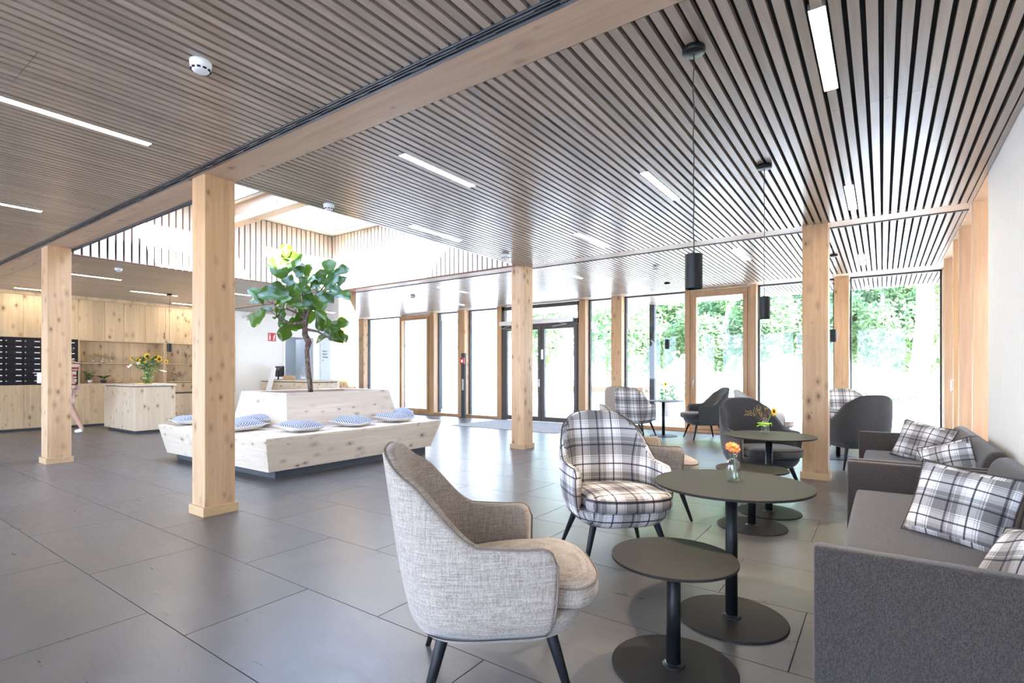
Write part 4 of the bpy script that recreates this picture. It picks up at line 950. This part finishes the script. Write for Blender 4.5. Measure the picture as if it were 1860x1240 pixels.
# ================================================================ PERSON behind the left column
PX, PY = cw(-9.60, 11.35)
ps = thing('person', 'person in a striped short-sleeved shirt, shorts and white trainers walking left behind the left column', 'person', (PX, PY, 0), ang(-1, -.04))
# local axes: +x walking direction, +y the person's left (towards the right-hand side of the walk)
def skin(name, pts, edges, mat, parent, root=0, sub=2):
    me = bpy.data.meshes.new(name); me.from_pydata([p[:3] for p in pts], edges, []); o = link(name, me, parent); me.materials.append(M[mat])
    o.modifiers.new('k', 'SKIN').use_smooth_shade = True
    sv = me.skin_vertices[0] if len(me.skin_vertices) else None
    if sv is None:
        bm_ = None
    lay = me.skin_vertices[0].data
    for i, p in enumerate(pts): lay[i].radius = (p[3], p[4] if len(p) > 4 else p[3]); lay[i].use_root = (i == root)
    m = o.modifiers.new('s', 'SUBSURF'); m.levels = sub; m.render_levels = sub
    return o
K = 1.06
def kp(L): return [tuple(v*K for v in p) for p in L]
body = kp([(0, 0, .98, .13, .11), (0, 0, 1.12, .12, .105), (.01, 0, 1.30, .13, .10), (.015, 0, 1.44, .10, .085), (.02, 0, 1.53, .052, .052), (.035, 0, 1.60, .062, .058), (.04, 0, 1.68, .090, .078), (.035, 0, 1.755, .080, .070),
    (.01, .17, 1.43, .055), (-.20, .22, 1.20, .044), (-.29, .235, .98, .034), (-.30, .235, .91, .036),
    (.01, -.17, 1.43, .055), (.07, -.22, 1.16, .042), (.28, -.17, 1.12, .031), (.35, -.15, 1.13, .034),
    (-.02, .09, .90, .088), (-.14, .10, .50, .058), (-.32, .10, .16, .040), (-.36, .10, .07, .038), (-.26, .10, .035, .030),
    (.02, -.09, .90, .088), (.20, -.10, .50, .058), (.33, -.10, .14, .036), (.34, -.10, .05, .038), (.46, -.10, .03, .028)])
edges = [(0, 1), (1, 2), (2, 3), (3, 4), (4, 5), (5, 6), (6, 7), (3, 8), (8, 9), (9, 10), (10, 11), (3, 12), (12, 13), (13, 14), (14, 15), (0, 16), (16, 17), (17, 18), (18, 19), (19, 20), (0, 21), (21, 22), (22, 23), (23, 24), (24, 25)]
bd = skin('body', body, edges, 'skin', ps)
# face and hair
MB().lathe([(.012, -.01), (.016, 0), (.008, .028)], 10, (.128*K, 0, 1.66*K)).build('nose', M['skin'], bd, True)
for s in (-1, 1):
    MB().lathe([(.004, -.009), (.010, 0), (.004, .009)], 10, (.118*K, s*.032*K, 1.69*K)).build('eye', M['paper'], bd, True); MB().lathe([(.003, -.005), (.005, 0), (.003, .005)], 8, (.126*K, s*.032*K, 1.69*K)).build('pupil', M['black'], bd, True)
    MB().lathe([(.004, -.03), (.014, -.01), (.016, .015), (.005, .03)], 10, (.03*K, s*.082*K, 1.675*K)).build('ear', M['skin'], bd, True)
MB().tube([(.118*K, -.025, 1.622*K), (.126*K, 0, 1.618*K), (.118*K, .025, 1.622*K)], .006, 6).build('mouth', M['red'], bd, True)
M['hair'] = flat('brown_hair', (.07, .04, .025), .8, var=.4)
hq = MB(); hq.rings([[((.022-.012*t)*K+(.098-.0*t)*K*r*cos(2*pi*k/20)*(1 if cos(2*pi*k/20) < .3 or t > .5 else .86), .084*K*r*sin(2*pi*k/20), (1.655+.05*t+.075*sqrt(max(0, 1-r*r)))*K) for k in range(20)] for r, t in ((.93, 0), (1.0, .3), (1.02, .7), (.97, 1), (.8, 1.2), (.5, 1.3), (.15, 1.35))]); hq.build('hair', M['hair'], ps, True)
# hands with fingers
def hand(c, d, curl, side, mt='skin'):
    c = Vector(c)*K; d = Vector(d).normalized(); up = Vector((0, side, 0)); th_ = d.cross(up).normalized()
    pts = [tuple(c-d*.03)+(.026, .02), tuple(c+d*.03)+(.032, .018), tuple(c+d*.06)+(.032, .014)]; E_ = [(0, 1), (1, 2)]
    o = skin('hand', pts, E_, mt, ps, 0, 1)
    q = MB()
    for k, (off, L) in enumerate(((-.028, .072), (-.010, .082), (.009, .077), (.027, .06))):
        a = c+d*.055+th_*off; b = a+d*L*.45-up*L*.12*curl; e = b+d*L*.3-up*L*.35*curl; g = e+d*L*.12-up*L*.3*curl
        q.tube([a, b, e, g], [.0095, .009, .008, .006], 8)
    a = c+th_*-.03; q.tube([a, a-th_*.025+d*.03-up*.01, a-th_*.02+d*.06-up*.02], [.011, .010, .008], 8); q.build('fingers', M[mt], o, True)
hand((-.305, .235, .88), (-.03, 0, -1), .8, 1); hand((.375, -.145, 1.135), (1, .1, .1), .9, -1)
# clothes
t = NT('striped_jersey'); s = t.new('ShaderNodeSeparateXYZ'); t.l(t.tc.outputs['Object'], s.inputs[0]); fr = t.math('FRACT', t.math('MULTIPLY', s.outputs[2], 6.2))
M['stripe'] = t.done(t.ramp(fr, [(0, (.62, .48, .40)), (.30, (.03, .035, .07)), (.45, (.80, .78, .76)), (.55, (.45, .04, .05)), (.75, (.03, .035, .07)), (.85, (.62, .48, .40))], 'CONSTANT'), .9)
skin('shirt', kp([(0, 0, .93, .155, .135), (0, 0, 1.12, .145, .125), (.01, 0, 1.30, .15, .115), (.015, 0, 1.43, .115, .10), (.018, 0, 1.49, .062, .062), (.01, .17, 1.43, .075), (-.13, .205, 1.27, .082), (.01, -.17, 1.43, .075), (.05, -.205, 1.26, .072)]), [(0, 1), (1, 2), (2, 3), (3, 4), (3, 5), (5, 6), (3, 7), (7, 8)], 'stripe', ps)
M['short'] = flat('patterned_shorts', (.55, .48, .46), .9, var=.5)
skin('shorts', kp([(0, 0, .98, .145, .125), (-.02, .09, .88, .112), (-.12, .10, .56, .098), (.02, -.09, .88, .112), (.165, -.10, .56, .098)]), [(0, 1), (1, 2), (0, 3), (3, 4)], 'short', ps)
skin('shoe', kp([(-.37, .10, .085, .05, .055), (-.31, .10, .065, .052, .044), (-.21, .10, .045, .048, .034)]), [(0, 1), (1, 2)], 'paper', ps, 0, 2)
skin('shoe', kp([(.33, -.10, .062, .048, .055), (.41, -.10, .05, .048, .04), (.49, -.10, .042, .044, .032)]), [(0, 1), (1, 2)], 'paper', ps, 0, 2)
MB().tube([(-.29*K+.036*cos(a*pi/8)*K, .235*K+.036*sin(a*pi/8)*K, 1.0*K) for a in range(16)], .011, 6, True).build('watch_strap', M['black'], ps, True)
wp = thing('paper_sheets', 'white sheets of paper held out in front by the walking person', 'paper', (PX, PY, 0), ang(-1, -.04)); ps_ = wp
MB().box(.46, .80, -.22, -.17, 1.08, 1.30).box(.55, .86, -.21, -.14, 1.302, 1.315).build('sheet', M['paper'], wp)
# ================================================================ OUTDOORS
tag(MB().box(-80, 80, 12.2, 120, -.12, -.02).box(1.35, 80, -80, 12.2, -.12, -.02).build('ground', M['pave']), 'pale paved ground outside', kind='structure')
tag(MB().box(-80, 1.35, -80, -3.62, -.12, -.02).build('terrace_behind', M['pave_dark']), 'unseen ground behind the glazed wall, darkened to cut its bounce light', kind='structure')  # unseen ground, kept dark so cool sky light outweighs its bounce
tag(MB().box(-60, 60, 34, 118, -.02, .0).build('lawn', M['lawn']), 'dry lawn beyond the paving', kind='structure')
def cpost(label, x, y):
    r = thing('canopy_post', label, 'post', (x, y, 0)); MB().box(-.07, .07, -.07, .07, -.02, 3.15).build('post', M['toe'], r); bevbox('foot_plate', -.11, .11, -.11, .11, -.02, 0, M['alu'], r, 0)
cpost('dark canopy post outside, left of the alarm post', -13.0, 13.9); cpost('dark canopy post outside, behind the plaid window armchair', -5.12, 13.9)
# white wing building far left
wg = thing('wing_building', 'long white building seen through the left panes', 'building', (-33, 27, 0))
MB().box(-.5, 0, 0, 60, -.02, 7).build('wall', M['facade'], wg); MB().box(0, .12, 0, 55, 3.55, 3.62).build('rail', M['rail'], wg); MB().box(0, .35, 10, 11.5, 3.62, 3.8).box(0, .35, 26, 27.5, 3.62, 3.8).build('wall_lamp', M['rail'], wg)
MB().box(-.01, .05, 0, 60, -.02, .25).build('base_strip', M['alu'], wg)
gb = thing('grey_building', 'faint grey building behind the trees', 'building', (2, 62, 0)); MB().box(-16, 10, 0, 6, 0, 9.5).build('wall', M['grey_b'], gb)
for k in range(6):
    for j in range(2): MB().box(-14.5+k*4, -12.3+k*4, -.06, 0, 1.5+j*4, 3.4+j*4).build('window', M['glass'], gb)
# edging, bench, sign, bollards, arch
ed = tag(MB().box(-22, 4, 32.0, 32.15, -.02, .32).build('lawn_edging', M['curb']), 'long rust-brown edging between paving and garden', 'edging')
ob2 = thing('garden_bench', 'pale bench with a planter block outside the entrance', 'bench', (-14.2, 24.5, 0)); MB().box(-2, 2.5, -.25, .25, .60, .68).build('seat_board', M['deck'], ob2); MB().box(-.9, .5, -.2, .2, -.02, .60).build('pedestal', M['concrete'], ob2)
for n, (x, y, l) in enumerate([(2.6, 27, 'thin pale bollard outside the wide right pane, left one'), (7.4, 27, 'thin pale bollard outside the wide right pane, right one')]):
    tag(MB().lathe([(.01, -.02), (.07, -.02), (.07, .9), (.05, .94), (.01, .94)], 16, (x, y, 0)).build('bollard', M['alu']), l, 'bollard')
sg = thing('checkered_sign', 'pale blue and white checkered board on a pole under the trees', 'sign', (8.0, 31, 0)); M['sky_b'] = flat('pale_blue', (.45, .68, .75), .6)
MB().lathe([(.05, -.02), (.05, 3.2)], 12, (0, 0, 0)).build('pole', M['alu'], sg, True); MB().box(-.75, .75, -.06, -.03, 3.2, 4.4).build('board', M['paper'], sg)
q = MB()
for i in range(5):
    for j in range(4):
        if (i+j) % 2 == 0: q.box(-.7+.28*i, -.42+.28*i, -.075, -.06, 3.24+.28*j, 3.52+.28*j)
q.build('check', M['sky_b'], sg)
ar = thing('play_arch', 'white arched play frame in the garden beyond the terrace door', 'play frame', (-5.3, 29.5, 0))
MB().tube([(-1.9*cos(pi*k/16), .0, 2.7*sin(pi*k/16)) for k in range(17)], .10, 8).build('arch', M['paper'], ar, True); MB().tube([(-1.2, 0, 2.05), (-.2, .0, 2.05), (-.2, 0, 0)], .07, 8).build('crossbar', M['paper'], ar, True)
pt = thing('potted_sunflower', 'leafy potted plant in a wooden tub outside on the terrace', 'plant', (-5.25, 15.5, 0)); MB().lathe([(.17, -.02), (.24, .48), (.22, .48), (.2, .4)], 20).build('tub', M['deck'], pt)
q = MB(); rr = random.Random(4)
for k in range(150): a = rr.random()*2*pi; b = rr.random(); c_ = .12+.22*b; leafquad(q, (c_*cos(a)*.6, c_*sin(a)*.6, .45+.5*rr.random()), (cos(a), sin(a), rr.random()-.4), .16, .06, Vector((rr.random()-.5, rr.random()-.5, 1)))
q.build('leaves', M['leafs'], pt); sunflower(pt, (.0, 0, 1.35), (.5, -.8, .3), .09, (0, 0, .45), 8)
dk = tag(MB().box(-9.5, -1.0, 12.25, 15.9, -.02, .01).build('terrace_deck', M['deck']), 'greyish timber terrace under the canopy', kind='structure')
hd = thing('added_shade_hedge', 'unseen hedge added outside the side bay to dim the light on its posts', 'hedge', (6.2, 8.5, 0)); hdq = MB(); rr = random.Random(9)  # unseen hedge, added to dim daylight on the bay posts
for k in range(7000):
    p = Vector((rr.uniform(-.5, .5), rr.uniform(-7, 4), rr.uniform(0, 2.6))); leafquad(hdq, p, (rr.gauss(0, 1), rr.gauss(0, 1), rr.gauss(0, 1)), .22, .12, Vector((rr.random()-.5, rr.random()-.5, 1)))
o = hdq.build('foliage', M['hedge'], hd); o['kind'] = 'stuff'
MB().box(-.35, .35, -7, 4, -.02, 2.3).build('hedge_core', M['leafs'], hd)
tag(MB().box(1.4, 5.6, 0, 12.2, -.02, .005).build('added_side_terrace', M['deck']), 'unseen timber ground added beside the bay to cut bounce light', kind='structure')  # unseen ground, added darker than the paving to cut bounce light
# trees
def crown_me(seed, n, rx, rz, lf, mat):
    rr = random.Random(seed); vs = []; f = []; cl = []
    for k in range(46):
        while True:
            p = Vector((rr.uniform(-1, 1), rr.uniform(-1, 1), rr.uniform(-1, 1)))
            if .25 < p.length < 1: break
        cl.append((Vector((p.x*rx, p.y*rx, p.z*rz)), rr.uniform(.5, 1.15)))
    for k in range(n):
        c, s = cl[rr.randrange(len(cl))]; d = Vector((rr.gauss(0, 1), rr.gauss(0, 1), rr.gauss(0, .8))); d = d.normalized()*s*(.55+.5*rr.random())
        p = c+d; u = Vector((rr.gauss(0, 1), rr.gauss(0, 1), rr.gauss(0, 1))).normalized(); v = u.orthogonal().normalized(); l = lf*(.6+.8*rr.random())
        i = len(vs); vs += [p-u*l, p+v*l*.45, p+u*l, p-v*l*.45]; f.append((i, i+1, i+2, i+3))
    me = bpy.data.meshes.new('foliage'); me.from_pydata([tuple(x) for x in vs], [], f); me.materials.append(M[mat]); return me
cms = [crown_me(1, 9000, 2.6, 2.9, .17, 'tree'), crown_me(2, 9000, 2.8, 2.5, .17, 'tree'), crown_me(3, 8000, 2.5, 2.8, .17, 'tree2'), crown_me(4, 6000, 2.2, 1.0, .13, 'tree2')]
tm = MB().tube([(0, 0, -.02), (.1, 0, 2.2), (-.1, .1, 4.5), (.15, 0, 7)], [.24, .18, .14, .06], 10); tme = None
def tree(label, l, d, hc, k, sc=1.0, tk=1.0, rz=0):
    global tme
    x, y = cw(l, d); r = thing('garden_tree', label, 'tree', (x, y, 0), rz)
    o = link('foliage', cms[k], r, (0, 0, hc)); o.scale = (sc, sc, sc); o['kind'] = 'stuff'
    if tme is None: tme = tm.build('trunk', M['palebark'], r, True).data
    else:
        o = link('trunk', tme, r); o.scale = (tk, tk, hc/4.5)
for a in [('green tree seen through the right entrance door leaf', 1.9, 36, 4.6, 0, .9), ('tree seen above the plaid window armchair, left half of that pane', 6.6, 31, 3.7, 1, 1.0), ('tree behind the small window lamp', 9.2, 33, 5.2, 0, 1.1), ('dark leafy tree filling the left of the terrace door', 11.6, 28, 3.9, 1, .95, 1, 1.0), ('tree in the right half of the terrace door', 14.0, 32, 5.0, 0, 1.1, 1, 2.0),
          ('tree beside the grey building, right of the terrace door', 16.0, 34, 5.6, 2, 1.1), ('tree just left of the orange-toned column', 18.5, 32, 5.0, 0, 1.05, 1, .5), ('leafy tree at the left of the wide right pane', 20.6, 29, 4.6, 1, 1.05, 1, 1.5), ('tree in the middle of the wide right pane', 23.6, 31, 5.0, 0, 1.2, 1, 3), ('tree at the right of the wide right pane', 26.5, 31, 4.6, 1, 1.1, 1, .2),
          ('tall tree rising behind the wide right pane', 22.5, 36, 8.8, 1, 1.3, 1, 2.2), ('tall background tree right of the pale trunk', 28.5, 37, 8.4, 0, 1.4, 1, 1.2), ('tall tree behind the terrace door top', 12.5, 37, 8.2, 0, 1.2, 1, 4), ('tall tree above the grey building', 18.0, 39, 8.6, 1, 1.3, 1, 5)]:
    tree(*a)
x, y = cw(20.6, 26.5); r = thing('pale_trunk_tree', 'tree with a thick pale trunk in the wide right pane', 'tree', (x, y, 0))
MB().tube([(-.1, 0, -.02), (0, 0, 1.5), (.25, 0, 4), (.15, 0, 8)], [.62, .42, .40, .30], 14).tube([(.25, 0, 1.6), (1.0, 0, 3.0), (1.5, 0, 4.6), (1.3, 0, 8)], [.15, .24, .22, .15], 10).build('trunk', M['palebark'], r, True)
o = link('foliage', cms[1], r, (0, 0, 9.5)); o['kind'] = 'stuff'
for n, (l, d) in enumerate([(8.5, 25), (12.2, 25), (15.6, 25), (19, 24.5), (22.5, 24.5)]):
    x, y = cw(l, d); r = thing('hedge_shrub', 'low shrub row with glare-paled leaves outside, ' + ['behind the plaid window armchair', 'below the terrace door tree', 'before the grey building', 'left of the pale trunk', 'right of the pale trunk'][n], 'shrub', (x, y, 0)); o = link('foliage', cms[3], r, (0, 0, .45)); o.scale = (.8, .5, .5); o['kind'] = 'stuff'
